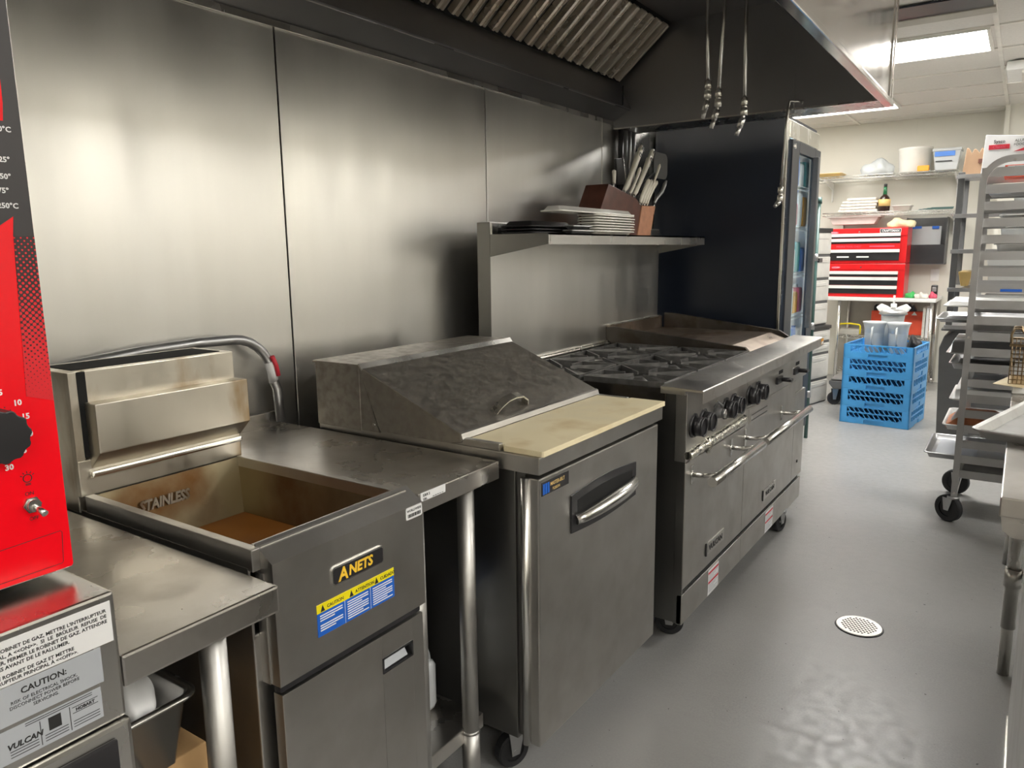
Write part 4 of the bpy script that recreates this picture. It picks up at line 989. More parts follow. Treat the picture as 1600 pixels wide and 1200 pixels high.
# ================= FAR WALL WORKBENCH =================
W_ = thing('work_bench', (-1.1, 8.35, 0), 'light-topped steel workbench against the far wall carrying the red tool chests', 'work bench')
b = MB(); b.box(-1.66, -.655, 8.02, 8.63, .845, .878, .006); b.build('benchtop', 'white', W_)
for (x, y) in ((-1.50, 8.06), (-.69, 8.06), (-1.50, 8.58), (-.69, 8.58)):
    b = MB(); b.cyl((x, y, .05), (x, y, .85), .016, seg=12); b.cyl((x, y, 0), (x, y, .06), .02, .014, seg=12); b.build('leg', 'polished', W_)
wire_shelf('lower_shelf', -1.50, -.69, 8.06, 8.58, .50, W_)
wire_shelf('bottom_shelf', -1.50, -.69, 8.06, 8.58, .14, W_)
b = MB(); b.box(-1.60, -.66, 8.60, 8.63, .02, .84); b.build('wall_shade_panel', 'beigeshade', W_)  # darker sheet stands in for the far wall's shade below the bench
def chest(y0, x0, x1, z0, z1, drawers, name_label, top):
    t = thing('tool_chest', ((x0+x1)/2, y0+.15, z0), name_label, 'tool chest', 'red tool chests')
    b = MB(); b.box(x0, x1, y0, y0+.33, z0, z1, .006); b.build('chest_body', 'chestred', t)
    b = MB(); b.box(x0+.002, x1-.002, y0-.006, y0+.002, z1-.075 if top else z1-.06, z1-.006, .002); fp_ = b.build('header', 'chestred', t)
    b = MB(); b.prism([((x0+.10)+.042*math.cos(a), z1-.038+.011*math.sin(a)) for a in [k*math.pi/10 for k in range(20)]], 'y', y0-.0085, y0-.006); b.build('badge', 'pink', t)
    b = MB(); b.text('CRAFTSMAN', (x0+.10, y0-.009, z1-.0425), .012, X=(1, 0, 0), Y=(0, 0, 1), align='CENTER', depth=.0003); b.build('badge_text', 'whiteink', t)
    b = MB(); b.cyl((x0+.33, y0-.01, z1-.035), (x0+.33, y0, z1-.035), .007); b.build('lock', 'polished', t)
    for (za, zb) in drawers:
        b = MB(); b.box(x0+.035, x1-.06, y0-.014, y0, za, zb, .002); d = b.build('drawer', 'black', t)
        b = MB(); b.box(x0+.032, x1-.057, y0-.028, y0-.012, zb-.024, zb+.006, .003); b.build('drawer_pull', 'white', d)
    return t
c1_ = chest(8.12, -1.665, -.945, .879, 1.205, [(.912, .985), (.995, 1.068), (1.078, 1.125)], 'lower red tool chest with black drawers on the far bench', False)
c2_ = chest(8.12, -1.700, -.945, 1.207, 1.545, [(1.235, 1.335), (1.400, 1.440), (1.452, 1.488)], 'upper red tool chest with black name plate, on top of the other', True)
b = MB(); b.box(-1.665, -1.00, 8.105, 8.12, 1.345, 1.395, .002); b.build('middle_band', 'chestred', c2_)
b = MB(); b.text('MIDDLE TOOL CHEST', (-1.57, 8.1045, 1.361), .026, X=(1, 0, 0), Y=(0, 0, 1), depth=.0004, sx=.9); b.box(-1.27, -1.05, 8.1042, 8.105, 1.364, 1.376); b.build('band_text', 'pink', c2_)
b = MB(); b.box(-1.185, -1.002, 8.108, 8.1135, 1.497, 1.535, .001); nb = b.build('name_plate', 'whiteink', c2_)
b = MB(); b.box(-1.181, -1.006, 8.1070, 8.1082, 1.500, 1.532); nb2 = b.build('plate_face', 'ink', c2_)
b = MB(); b.text('CRAFTSMAN', (-1.0935, 8.1066, 1.506), .029, X=(1, 0, 0), Y=(0, 0, 1), align='CENTER', depth=.0004, sx=.92, bold=.0006); b.build('plate_text', 'whiteink', c2_)
for k, x in enumerate((-1.56, -1.38)):
    b = MB(); b.box(x, x+.11, 8.098, 8.106, 1.262, 1.276); b.build('drawer_label', 'paper', c2_)
def cloth(name, mat, loc, size, label, cat, seed, flat=.5, kind='lump'):
    random.seed(seed); bm_ = bmesh.new(); bmesh.ops.create_icosphere(bm_, subdivisions=3, radius=1)
    f = [random.uniform(3, 9) for _ in range(6)]
    for v in bm_.verts:
        n_ = .12*math.sin(v.co.x*f[0]+f[1])+.10*math.sin(v.co.y*f[2]+f[3])+.10*math.sin(v.co.z*f[4]+v.co.x*f[5])
        z = v.co.z*(1+n_*1.5); z = z if z > -flat else -flat
        v.co = Vector((v.co.x*(1+n_)*size[0], v.co.y*(1+n_)*size[1], (z+flat)*size[2]))+Vector(loc)
    b = MB(); me = bpy.data.meshes.new('t'); bm_.to_mesh(me); bm_.free(); b.bm.from_mesh(me); bpy.data.meshes.remove(me)
    return solo(b, name, mat, loc, label, cat, smooth=True)
cloth('folded_towel', 'yellowcloth', (-1.02, 8.26, 1.547), (.12, .10, .055), 'bunched cream towel on top of the upper red tool chest', 'towel', 4)
# small things on the bench
cloth('green_sponge', 'green', (-.87, 8.14, .879), (.055, .05, .035), 'green sponge lying on the far bench beside the lower red chest', 'sponge', 5)
cloth('paper_packet', 'cloth', (-.785, 8.09, .879), (.055, .05, .035), 'pinkish white packet lying on the far bench', 'packet', 6)
cloth('pink_cloth', 'pink', (-.695, 8.14, .879), (.035, .04, .035), 'small pink cloth at the right corner of the far bench', 'cloth', 8)
t = thing('tape_dispenser', (-.70, 8.2, .92), 'small black and grey gadget behind the pink cloth on the far bench', 'gadget')
b = MB(); b.box(-.72, -.665, 8.19, 8.24, .879, 1.00, .01); b.build('body', 'black', t)
b = MB(); b.box(-.71, -.675, 8.182, 8.191, .94, .98, .003); b.build('front', 'galv', t)
# below the bench
t = thing('plastic_caddy', (-1.42, 8.2, .5), 'small caddy with yellow carrying handle on the wire shelf below the far bench', 'caddy')
b = MB(); b.tube([(-1.505, 8.12, .51), (-1.505, 8.12, .595), (-1.49, 8.12, .605), (-1.40, 8.12, .612), (-1.315, 8.12, .603), (-1.305, 8.12, .59), (-1.305, 8.12, .51)], .008, 8); b.build('handle', 'yellow', t)
b = MB(); b.box(-1.50, -1.31, 8.10, 8.26, .503, .555, .006); b.build('tray', 'beigeshade', t)
t = thing('drill_case', (-1.02, 8.3, .5), 'orange-red plastic case on the wire shelf below the far bench', 'case')
b = MB(); b.box(-1.24, -.77, 8.30, 8.42, .505, .735, .01); b.build('case_body', 'redorange', t)
b = MB(); b.prism([(-.88, .70), (-.83, .70), (-.855, .735)], 'y', 8.295, 8.2995); b.build('mark', 'whiteink', t)
for x0, x1, z1, lab in ((-1.22, -1.12, .80, 'dark tool lying on the orange-red case, left of the blender lid'), (-.93, -.84, .81, 'dark tool lying on the orange-red case, right of the blender lid')):
    b = MB(); b.prism([(x0, .737), (x1, .737), (x1-.01, .76), (x1-.03, z1-.01), (x0+.05, z1-.03), (x0+.02, z1), (x0, z1-.02)], 'y', 8.31, 8.40, .004)
    solo(b, 'power_tool', 'black', ((x0+x1)/2, 8.35, .737), lab, 'tool')
for k, (x0, mt) in enumerate(((-.765, 'cloth'), (-.735, 'paper'))):
    b = MB(); b.box(x0, x0+.025, 8.12, 8.42, .503, .79, .003); solo(b, 'upright_binder', mt, (x0+.01, 8.27, .503), '%s upright board at the right end of the shelf below the far bench' % ('beige', 'white')[k], 'board')
# wall shelves
def wallshelf(x0, x1, z, label):
    t = thing('wall_shelf', ((x0+x1)/2, 8.4, z), label, 'shelf', 'wire shelves on the far wall')
    wire_shelf('wire_deck', x0, x1, 8.18, 8.60, z, t)
    for x in (x0+.12, x1-.03):
        b = MB(); b.prism([(8.645, z-.02), (8.20, z-.02), (8.20, z-.04), (8.60, z-.10), (8.60, z-.22), (8.645, z-.22)], 'x', x-.005, x+.005); b.build('bracket', 'white', t)
    return t
wallshelf(-1.86, -.575, 2.055, 'upper chrome wire shelf on the far wall with white bucket and boxes')
wallshelf(-1.735, -.575, 1.70, 'lower chrome wire shelf on the far wall above the red tool chests')
b = MB(); b.pan(-1.84, -1.585, 8.22, 8.5, 2.06, .035, rc=.03); solo(b, 'muffin_tray', 'goldfoil', (-1.7, 8.36, 2.06), 'tan baking tray at the left end of the upper wall shelf', 'tray', smooth=True)
cloth('plastic_bag', 'clearish', (-1.26, 8.36, 2.06), (.14, .12, .095), 'white plastic bag of supplies on the upper wall shelf', 'bag', 12)
t = thing('white_bucket', (-.965, 8.4, 2.06), 'large cream white bucket on the upper wall shelf', 'bucket')
b = MB(); b.lathe([(.125, 0), (.135, .01), (.148, .215), (.152, .22), (.150, .235), (.138, .235), (.13, .23)], (-.965, 8.40, 2.058)); b.build('bucket_body', 'porcelain', t)
b = MB(); b.box(-.92, -.82, 8.20, 8.26, 2.058, 2.112, .01); solo(b, 'orange_box', 'orange', (-.87, 8.23, 2.058), 'small orange box in front of the white bucket on the upper shelf', 'box')
t = thing('storage_box', (-.685, 8.36, 2.06), 'white plastic box with bright blue label at the right end of the upper shelf', 'storage box')
b = MB(); b.prism([(-.775, 2.058), (-.60, 2.058), (-.575, 2.235), (-.80, 2.235)], 'y', 8.24, 8.44, .006); b.box(-.808, -.568, 8.235, 8.45, 2.232, 2.258, .005); b.build('box_body', 'clearish', t)
b = MB(); b.box(-.785, -.62, 8.228, 8.234, 2.185, 2.228); b.build('blue_label', 'lid_blue', t)
b = MB(); b.box(-.775, -.64, 8.230, 8.2345, 2.135, 2.145); b.build('dark_strip', 'ink', t)
# second shelf goods
for k in range(5):
    b = MB(); x0 = -1.60+.012*k+(.03 if k == 4 else 0); b.box(x0, -1.24-.008*((k*2) % 3), 8.22, 8.45, 1.704+k*.028, 1.73+k*.028, .010)
    b.xf(Matrix.Translation((0, 0, 0)))
    solo(b, 'folded_linen', 'cloth', (-1.42, 8.33, 1.704+k*.028), 'folded white linen, %s of the five on the lower wall shelf' % ('lowest', 'second from the bottom', 'middle one', 'second from the top', 'top one')[k], 'linen', 'folded linens on the lower wall shelf')
t = thing('liqueur_bottle', (-1.185, 8.25, 1.704), 'dark bottle with green neck and golden label on the lower wall shelf', 'bottle')
bx, by = -1.185, 8.25
b = MB(); b.lathe([(.040, 0), (.050, .006), (.052, .05), (.051, .10), (.040, .135), (.022, .155), (.018, .165)], (bx, by, 1.703)); b.build('bottle_body', 'amber', t)
b = MB(); b.lathe([(.020, .150), (.017, .20), (.015, .235)], (bx, by, 1.703)); b.build('neck', 'greenglass', t)
b = MB(); b.lathe([(.016, .232), (.016, .26), (.010, .262)], (bx, by, 1.703)); b.build('cap', 'black', t)
b = MB(); b.lathe([(.0535, .05), (.0535, .115)], (bx, by, 1.703)); b.build('label_band', 'goldfoil', t)
b = MB(); b.pan(-1.12, -.94, 8.22, 8.4, 1.704, .05, rc=.02); solo(b, 'plastic_dish', 'white', (-1.03, 8.3, 1.704), 'white plastic dish right of the dark bottle on the lower wall shelf', 'dish', smooth=True)
b = MB()
for k in range(4): b.box(-.88+.03*k, -.60, 8.22+.04*k, 8.25+.04*k, 1.704+.006*k, 1.712+.006*k, .001)
solo(b, 'flat_trays', 'greenpost', (-.75, 8.3, 1.704), 'dark flat rods lying at the right of the lower wall shelf', 'rods')
# boxes hanging under the lower shelf, seen above the chest
b = MB(); b.prism([(-1.68, 1.66), (-1.22, 1.66), (-1.26, 1.585), (-1.64, 1.585)], 'y', 8.22, 8.42, .006); b.box(-1.70, -1.20, 8.20, 8.44, 1.655, 1.668)
solo(b, 'storage_bin', 'drawer', (-1.45, 8.3, 1.585), 'frosted bin between the upper red chest and the lower wall shelf', 'bin')
t = thing('wall_organizer', (-.83, 8.5, 1.2), 'smoked plastic wall organizer holding a clipboard and coloured tools', 'organizer')
b = MB(); b.box(-1.0, -.645, 8.62, 8.648, 1.19, 1.64, .002); b.box(-1.0, -.992, 8.42, 8.62, 1.19, 1.64, .001); b.box(-.653, -.645, 8.42, 8.62, 1.19, 1.64, .001); b.box(-1.0, -.645, 8.42, 8.62, 1.19, 1.197); b.build('case', 'greypaint', t)
b = MB(); b.box(-.99, -.655, 8.42, 8.426, 1.197, 1.38, .001); b.build('front_pane', 'smoke', t)
b = MB(); b.box(-.96, -.70, 8.50, 8.52, 1.21, 1.555, .003); solo(b, 'clipboard', 'clearish', (-.83, 8.51, 1.21), 'pale clipboard standing in the wall organizer', 'clipboard')
b = MB(); b.box(-.95, -.87, 8.488, 8.4995, 1.535, 1.56, .003); b.box(-.78, -.72, 8.488, 8.4995, 1.53, 1.558, .003); solo(b, 'blue_clips', 'bluelabel', (-.83, 8.49, 1.54), 'dark blue clips on the clipboard in the wall organizer', 'clips')
for k, (x0, x1, mt, z0, z1) in enumerate(((-.98, -.90, 'teal', 1.20, 1.24), (-.93, -.80, 'pink', 1.20, 1.29), (-.84, -.74, 'white', 1.20, 1.25), (-.76, -.665, 'redink', 1.20, 1.235))):
    b = MB(); b.tube([(x0, 8.45, z0+.01), (x1, 8.46, z1)], .011, 8); solo(b, 'marker_pen', mt, (x0, 8.45, z0), '%s pen lying in the bottom of the wall organizer' % ('teal', 'dusty pink', 'white', 'red')[k], 'pen', 'pens in the wall organizer')
t = thing('wall_outlet', (-.72, 8.65, 1.0), 'white electrical outlet plate on the far wall below the organizer', 'outlet')
b = MB(); b.box(-.775, -.70, 8.642, 8.65, 1.02, 1.14, .003); b.build('plate', 'white', t)
b = MB(); b.box(-.755, -.72, 8.640, 8.643, 1.05, 1.075); b.box(-.755, -.72, 8.640, 8.643, 1.085, 1.11); b.build('socket', 'paper', t)

# ================= CRATES =================
CRX, CRY = -.62, 6.235   # near corner
ang = math.radians(-6)
def crate_panel(b, L_, H_, double, slot_top=False, base=True):
    """side panel in local u (0..L), z (0..H); returns holes list as dark-free openwork built from bars"""
def crate(z0, rows, H_, label, top=False):
    t = thing('dish_rack', (CRX, CRY, z0), label, 'dish rack', 'stacked blue dish racks')
    S_ = .50; T_ = .012
    def side(b, P):
        # P(u, v, z) maps to world: u along, v outward thickness
        def bar(u0, u1, za, zb, v0=0, v1=T_):
            c = [P(u, v, z) for z in (za, zb) for v in (v0, v1) for u in (u0, u1)]
            b.faces(c, [(0, 2, 3, 1), (4, 5, 7, 6), (0, 1, 5, 4), (2, 6, 7, 3), (0, 4, 6, 2), (1, 3, 7, 5)])
        e = .052
        bar(0, e, 0, H_-.001); bar(S_-e, S_, 0, H_-.001)
        # bottom band with a hand slot
        bar(e, S_/2-.07, 0, .046); bar(S_/2+.07, S_-e, 0, .046); bar(S_/2-.07, S_/2+.07, .032, .046); bar(S_/2-.07, S_/2+.07, 0, .032, .006, .010)
        zt = H_-.010; bar(e, S_-e, zt, H_-.001)
        span = (zt-.046)/rows
        for r in range(rows):
            za = .046+span*r; zb = za+span
            if r: bar(e, S_-e, za-.004, za+.004)
            n = 11; w_ = (S_-2*e)/n
            for k in range(n):
                u0 = e+w_*k
                # slanted bars and little discs alternate
                c = [P(u0+du, v, z) for (du, z) in ((0, za), (w_*.20, za), (w_*1.0, zb), (w_*.80, zb)) for v in (0.002, T_-.002)]
                b.faces(c, [(0, 2, 4, 6), (7, 5, 3, 1), (0, 1, 3, 2), (2, 3, 5, 4), (4, 5, 7, 6), (6, 7, 1, 0)])
                if k % 2 == 0: bar(u0, u0+w_*.6, za, za+(zb-za)*.22, .002, T_-.002)
                else: bar(u0+w_*.45, u0+w_*1.0, zb-(zb-za)*.22, zb, .002, T_-.002)
    # near-left side runs from the near corner towards -x, the other towards +y
    for k, (d_, n_) in enumerate((((-1, 0), (0, 1)), ((0, 1), (-1, 0)))):
        for far in (0, 1):
            o_ = (CRX+n_[0]*(S_-T_)*far, CRY+n_[1]*(S_-T_)*far)
            b = MB(); side(b, lambda u, v, z: (o_[0]+d_[0]*u+n_[0]*v, o_[1]+d_[1]*u+n_[1]*v, z0+z)); b.build('side_panel', 'blue', t)
    b = MB()
    for k in range(9): b.box(CRX-S_+.01, CRX-.01, CRY+.02+k*.055, CRY+.035+k*.055, z0+.03, z0+.036); b.box(CRX-S_+.02+k*.055, CRX-S_+.035+k*.055, CRY+.01, CRY+S_-.01, z0+.024, z0+.030)
    b.build('grid_base', 'blue', t)
    if not top:
        b = MB()
        for k in range(1, 6):
            q = .0145+(S_-.029)*k/6
            b.box(CRX-S_+.013, CRX-.013, CRY+q-.001, CRY+q+.001, z0+.037, z0+H_-.012); b.box(CRX-S_+q-.001, CRX-S_+q+.001, CRY+.013, CRY+S_-.013, z0+.037, z0+H_-.012)
        b.build('shade_grid', 'bluedark', t)  # grid added inside the rack to make the side holes look dark
    t.rotation_euler = (0, 0, ang)
    return t
z = .002
for rows, H_, lab in ((2, .137, 'lowest'), (2, .137, 'second from the floor'), (1, .105, 'middle one'), (2, .137, 'second from the top'), (1, .105, 'topmost')):
    crate(z, rows, H_, 'blue plastic dish rack, %s of the stack of five' % lab, lab == 'topmost'); z += H_
topz = z
zb_ = topz-.105+.037
def pitcher(x, y, h, r, label, mat='clearish'):
    t = thing('measuring_pitcher', (x, y, zb_), label, 'pitcher', 'clear pitchers in the top dish rack')
    b = MB(); b.lathe([(r*.72, 0), (r*.75, .004), (r*.90, h*.8), (r*1.0, h*.93), (r*1.1, h), (r*1.04, h), (r*.94, h*.93), (r*.72, .008)], (x, y, zb_)); b.build('pitcher_body', mat, t)
    b = MB(); b.tube([(x, y-r*.85, zb_+h*.85), (x, y-r*1.4, zb_+h*.82), (x, y-r*1.35, zb_+h*.35), (x, y-r*.8, zb_+h*.25)], .007, 8); b.build('handle', mat, t)
pitcher(-.930, 6.43, .235, .080, 'frosted clear pitcher standing at left in the top blue rack')
pitcher(-.760, 6.42, .235, .080, 'frosted clear pitcher standing at right in the top blue rack')
t = thing('blender_jar', (-.83, 6.60, zb_), 'clear jar with grey lid and winged knob rising behind the two pitchers', 'jar')
b = MB(); b.lathe([(.06, 0), (.085, .27), (.083, .28)], (-.83, 6.615, zb_)); b.build('jar_body', 'clearish', t)
b = MB(); b.lathe([(.085, .275), (.105, .285), (.085, .315), (.03, .325)], (-.83, 6.62, zb_), sx=1.0); b.build('lid', 'galv', t)
b = MB()
for s_ in (-1, 1): b.prism([(-.83, zb_+.315), (-.83+s_*.10, zb_+.30), (-.83+s_*.125, zb_+.335), (-.83+s_*.09, zb_+.365), (-.83+s_*.04, zb_+.345)], 'y', 6.60, 6.63, .008)
b.cyl((-.83, 6.615, zb_+.32), (-.83, 6.615, zb_+.365), .022); b.cyl((-.83, 6.615, zb_+.36), (-.83, 6.615, zb_+.43), .008); b.build('winged_knob', 'white', t)
cloth('black_bag', 'black', (-.655, 6.60, zb_), (.05, .07, .075), 'shiny black bundle at the right inside the top blue rack', 'bag', 31)
# platform dolly beside the crates
t = thing('platform_dolly', (-1.2, 7.0, .2), 'low grey dolly with caster between the drawer tower and the crates', 'dolly')
b = MB(); b.prism([(-1.335, .215), (-1.0, .225), (-1.0, .15), (-1.30, .15), (-1.335, .19)], 'y', 6.92, 7.5, .006); b.build('platform', 'greypaint', t)
b = MB(); b.box(-1.32, -1.01, 6.93, 7.48, .226, .24, .004); b.build('top_plate', 'galv', t)
for (x, y) in ((-1.28, 6.99), (-1.28, 7.40), (-1.05, 6.99), (-1.05, 7.40)): caster(t, x, y, .055, .15, .5)

# ================= SPEED RACK =================
K = thing('bun_rack', (.12, 4.45, 0), 'tall aluminium pan rack on casters at the right edge, loaded with trays', 'rack')
xl, xr = -.207, .46; yN, yF = 4.20, 4.72
for y in (yN, yF):
    r_ = .12; pts = [(xl, .135)]
    outer = [(xl-.0, .13), (xl, 1.765-r_)]+[(xl+r_-r_*math.cos(math.radians(a)), 1.765-r_+r_*math.sin(math.radians(a))) for a in range(10, 91, 10)]+[(xr-r_, 1.765)]+[(xr-r_+r_*math.sin(math.radians(a)), 1.765-r_+r_*math.cos(math.radians(a))) for a in range(10, 91, 10)]+[(xr, .13)]
    w_ = .028; ri = r_-w_
    inner = [(xr-w_, .13), (xr-w_, 1.765-r_)]+[(xr-r_+ri*math.sin(math.radians(a)), 1.765-r_+ri*math.cos(math.radians(a))) for a in range(80, -1, -10)]+[(xl+r_, 1.765-w_)]+[(xl+r_-ri*math.cos(math.radians(a)), 1.765-r_+ri*math.sin(math.radians(a))) for a in range(80, -1, -10)]+[(xl+w_, .13)]
    n1 = len(outer); b = MB()
    # build ring as quads
    o_ = outer; i_ = inner[::-1]; m_ = min(len(o_), len(i_))
    def sub(p, n):
        # resample
        L = [0]
        for q in range(1, len(p)): L.append(L[-1]+math.dist(p[q], p[q-1]))
        out = []
        for k in range(n):
            s_ = L[-1]*k/(n-1); j = 1
            while j < len(L)-1 and L[j] < s_: j += 1
            f_ = (s_-L[j-1])/max(1e-9, L[j]-L[j-1]); out.append((p[j-1][0]+(p[j][0]-p[j-1][0])*f_, p[j-1][1]+(p[j][1]-p[j-1][1])*f_))
        return out
    vs = []
    for (p, q) in zip(o_, i_): vs += [(p[0], y-.0125, p[1]), (q[0], y-.0125, q[1]), (q[0], y+.0125, q[1]), (p[0], y+.0125, p[1])]
    fs = [(4*k+a, 4*k+(a+1) % 4, 4*k+4+(a+1) % 4, 4*k+4+a) for k in range(m_-1) for a in range(4)]+[(0, 1, 2, 3), tuple(4*(m_-1)+a for a in (3, 2, 1, 0))]
    v, f = b.faces(vs, fs); bmesh.ops.recalc_face_normals(b.bm, faces=f)
    b.build('upright_frame', 'galv', K)
RZ = [1.716-.0762*k for k in range(20)]
for z in RZ:
    for s_, y in ((1, yN), (-1, yF)):
        b = MB(); b.box(xl+.004, xr-.004, y+s_*.0125, y+s_*.0155, z-.040, z); b.box(xl+.004, xr-.004, y+s_*.0155, y+s_*.048, z-.040, z-.0375); b.build('runner', 'galv', K)
b = MB()
for z in (.16, 1.70):
    for x in (xl+.014, xr-.014): b.box(x-.012, x+.012, yN+.0125, yF-.0125, z-.02, z+.02) if x > 0 else None
b.box(xl+.002, xl+.026, yN+.0125, yF-.0125, .14, .165); b.build('cross_bar', 'galv', K)
for (x, y, a) in ((xl+.012, yN, -.55), (xl+.012, yF, -.2), (xr-.012, yN, .4), (xr-.012, yF, 1.0)): caster(K, x, y, .068, .13+.004, a)
for z in (1.742, .93, .155):
    b = MB(); b.cyl((xl+.014 if z < 1.7 else xl+.13, yN-.0125, z), (xl+.014 if z < 1.7 else xl+.13, yN-.016, z), .006); b.build('bolt', 'polished', K)
def sheet(x0, k, h, label, mat='galv', z=None, flip=False, x1=None, name='sheet_pan'):
    zz = (RZ[k]-.036) if z is None else z
    b = MB(); x1 = x1 or x0+.62
    if flip:
        b.pan(x0, x1, -(yF-.022), -(yN+.022), -(zz+h+.003), h, rc=.03); b.xf(Matrix.Rotation(math.pi, 4, 'X'))
    else: b.pan(x0, x1, yN+.022, yF-.022, zz, h, rc=.03)
    return solo(b, name, mat, (x0+.3, 4.46, zz), label, 'tray', 'trays on the tall pan rack', True)
sheet(-.195, 1, .03, 'uppermost metal tray on the tall pan rack', 'galv')
sheet(-.12, 3, .05, 'deep white bin tray on the fourth runners of the tall pan rack', 'white', x1=.3)
sheet(-.13, 5, .07, 'large white plastic bin in the upper half of the tall pan rack', 'white', x1=.4)
sheet(-.315, 8, .022, 'white-edged tray sticking furthest out of the rack at chest height', 'white', flip=True)
sheet(-.345, 9, .018, 'flat pale tray just under the white-edged one on the rack', 'galv')
sheet(-.285, 11, .055, 'upturned dark steel pan sticking out of the rack, above the loaf trays', 'galv', flip=True)
sheet(-.270, 12, .03, 'second steel pan sticking out below the upturned one on the rack', 'galv', z=RZ[12]-.034)
sheet(-.255, 14, .05, 'pale pan with sloping end sticking out near the middle of the rack', 'white', flip=True, x1=.0)
sheet(-.20, 13, .03, 'steel tray fully inside the middle of the tall pan rack', 'galv')
sheet(-.275, 16, .028, 'tray carrying orange-brown packets low on the tall pan rack', 'white')
sheet(-.345, 18, .028, 'lowest tray, sticking out far with grey crumbs on it', 'galv')
sheet(-.20, 19, .02, 'lowest inner tray of the tall pan rack', 'darksteel')
b = MB(); random.seed(2)
b.box(-.30, -.12, yN+.06, yF-.06, RZ[18]-.033, RZ[18]-.028); solo(b, 'crumb_layer', 'greylabel', (-.2, 4.46, RZ[18]-.03), 'grey crumpled foil layer on the lowest protruding tray', 'foil')
t = thing('bread_packet', (-.16, 4.40, RZ[16]-.02), 'orange-brown packet with pale end on the low rack tray', 'packet')
b = MB(); b.prism([(-.262, RZ[16]-.033), (-.03, RZ[16]-.033), (-.03, RZ[16]+.02), (-.06, RZ[16]+.036), (-.20, RZ[16]+.034), (-.262, RZ[16]-.01)], 'y', yN+.05, yN+.30, .012); b.build('packet_body', 'bread', t)
b = MB(); b.prism([(-.235, RZ[16]+.0), (-.20, RZ[16]+.035), (-.19, RZ[16]+.085), (-.215, RZ[16]+.06), (-.24, RZ[16]+.01)], 'y', yN+.06, yN+.12, .004); b.build('packet_neck', 'clearish', t)
t = thing('utility_blade', (0, 4.2, 1.1), 'dark blue strip on the tray at mid rack height', 'strip')
b = MB(); b.box(-.085, .0, yN-.019, yN-.0165, 1.150, 1.162, .001); b.build('strip', 'bluelabel', t)

# shelving behind the pan rack
B_ = thing('steel_shelving', (.1, 5.75, .0), 'grey steel shelving behind the pan rack holding the paper bag and foil box', 'shelving')
for (x, y) in ((-.375, 5.60), (-.375, 6.05), (.45, 5.60), (.45, 6.05)):
    b = MB(); b.box(x-.018, x+.018, y-.014, y+.014, .85, 1.815, .003); b.build('post', 'greypaint' if x < 0 else 'galv', B_)
for z in (.86, 1.10, 1.34, 1.56, 1.80):
    b = MB(); b.box(-.40, .47, 5.58, 6.07, z-.008, z, .002); b.box(-.40, .47, 5.575, 5.582, z-.025, z, .001); b.build('shelf', 'galv', B_)
t = thing('paper_bag', (-.3, 5.75, 1.8), 'crumpled brown paper bag on top of the shelving at right', 'bag')
b = MB(); n = 14; pts = []
top = [(-.368+.014*k, 1.955+.018*math.sin(k*2.3)+(.02 if k in (0, 9, 10) else 0)) for k in range(n)]
b.prism([(-.385, 1.802), (-.19, 1.802)]+top[::-1], 'y', 5.72, 5.86, .004); b.build('bag_body', 'kraft', t)
b = MB(); b.box(-.30, -.24, 5.715, 5.719, 1.875, 1.90); b.build('printed_box', 'wood', t)
t = thing('foil_box', (-.1, 5.64, 1.8), 'white box of aluminum foil with red print on top of the shelving at right', 'box')
b = MB(); b.prism([(-.275, 1.802), (.12, 1.802), (.115, 1.99), (-.265, 2.028)], 'y', 5.592, 5.70, .002); b.build('box_body', 'paper', t)
b = MB(); b.box(-.245, -.138, 5.589, 5.5925, 1.938, 1.965); b.prism([(-.115, 1.92), (.08, 1.925), (.08, 1.945), (-.06, 1.94)], 'y', 5.589, 5.592); b.build('red_print', 'redink', t)
b = MB(); b.text('Sysco', (-.192, 5.589, 1.975), .026, X=(1, 0, 0), Y=(0, 0, 1), align='CENTER', depth=.0006, bold=.0004); b.text('ALUMINUM', (-.115, 5.589, 1.975), .022, X=(1, 0, 0), Y=(0, 0, 1), depth=.0006); b.text('FOOD WRAP', (-.118, 5.589, 1.953), .020, X=(1, 0, 0), Y=(0, 0, 1), depth=.0006)
b.build('lettering', 'ink', t)
b = MB(); b.text('Classic', (-.192, 5.588, 1.944), .024, X=(1, 0, 0), Y=(0, 0, 1), align='CENTER', depth=.0006); b.build('classic_lettering', 'pink', t)
t = thing('food_carton', (0, 5.4, 1.7), 'small red and white carton with blue round mark at the pan rack top', 'carton')
b = MB(); b.box(-.118, .02, 4.35, 4.50, 1.6775, 1.735, .002); b.build('carton_body', 'redorange', t)
b = MB(); b.prism([(-.075+.022*math.cos(a), 1.708+.020*math.sin(a)) for a in [k*math.pi/10 for k in range(20)]], 'y', 4.346, 4.3495); b.build('round_mark', 'bluelabel', t)
b = MB(); b.box(-.107, -.04, 4.3475, 4.3499, 1.683, 1.731); b.build('white_face', 'paper', t)
for k, (x0, x1, z0, z1, mt) in enumerate(((-.15, .25, 1.35, 1.52, 'clearish'), (-.10, .30, 1.57, 1.72, 'clearish'), (-.2, .2, 1.11, 1.28, 'white'), (-.35, -.27, 1.11, 1.20, 'goldfoil'), (-.2, .3, .87, 1.05, 'galv'))):
    b = MB(); b.prism([(x0+.02, z0), (x1-.02, z0), (x1, z1), (x0, z1)], 'y', 5.62, 5.98, .006)
    solo(b, 'storage_bin', mt, ((x0+x1)/2, 5.8, z0), ('clear bin on the middle shelf behind the pan rack', 'clear bin on the shelf under the paper bag', 'white bin on the shelf behind the mid rack trays', 'golden-brown jar at the left of the shelving behind the rack', 'steel bin on the lowest shelf behind the pan rack')[k], 'bin')
t = thing('trash_bin', (-.2, 6.0, 0), 'dark grey bin between the blue crates and the pan rack', 'bin')
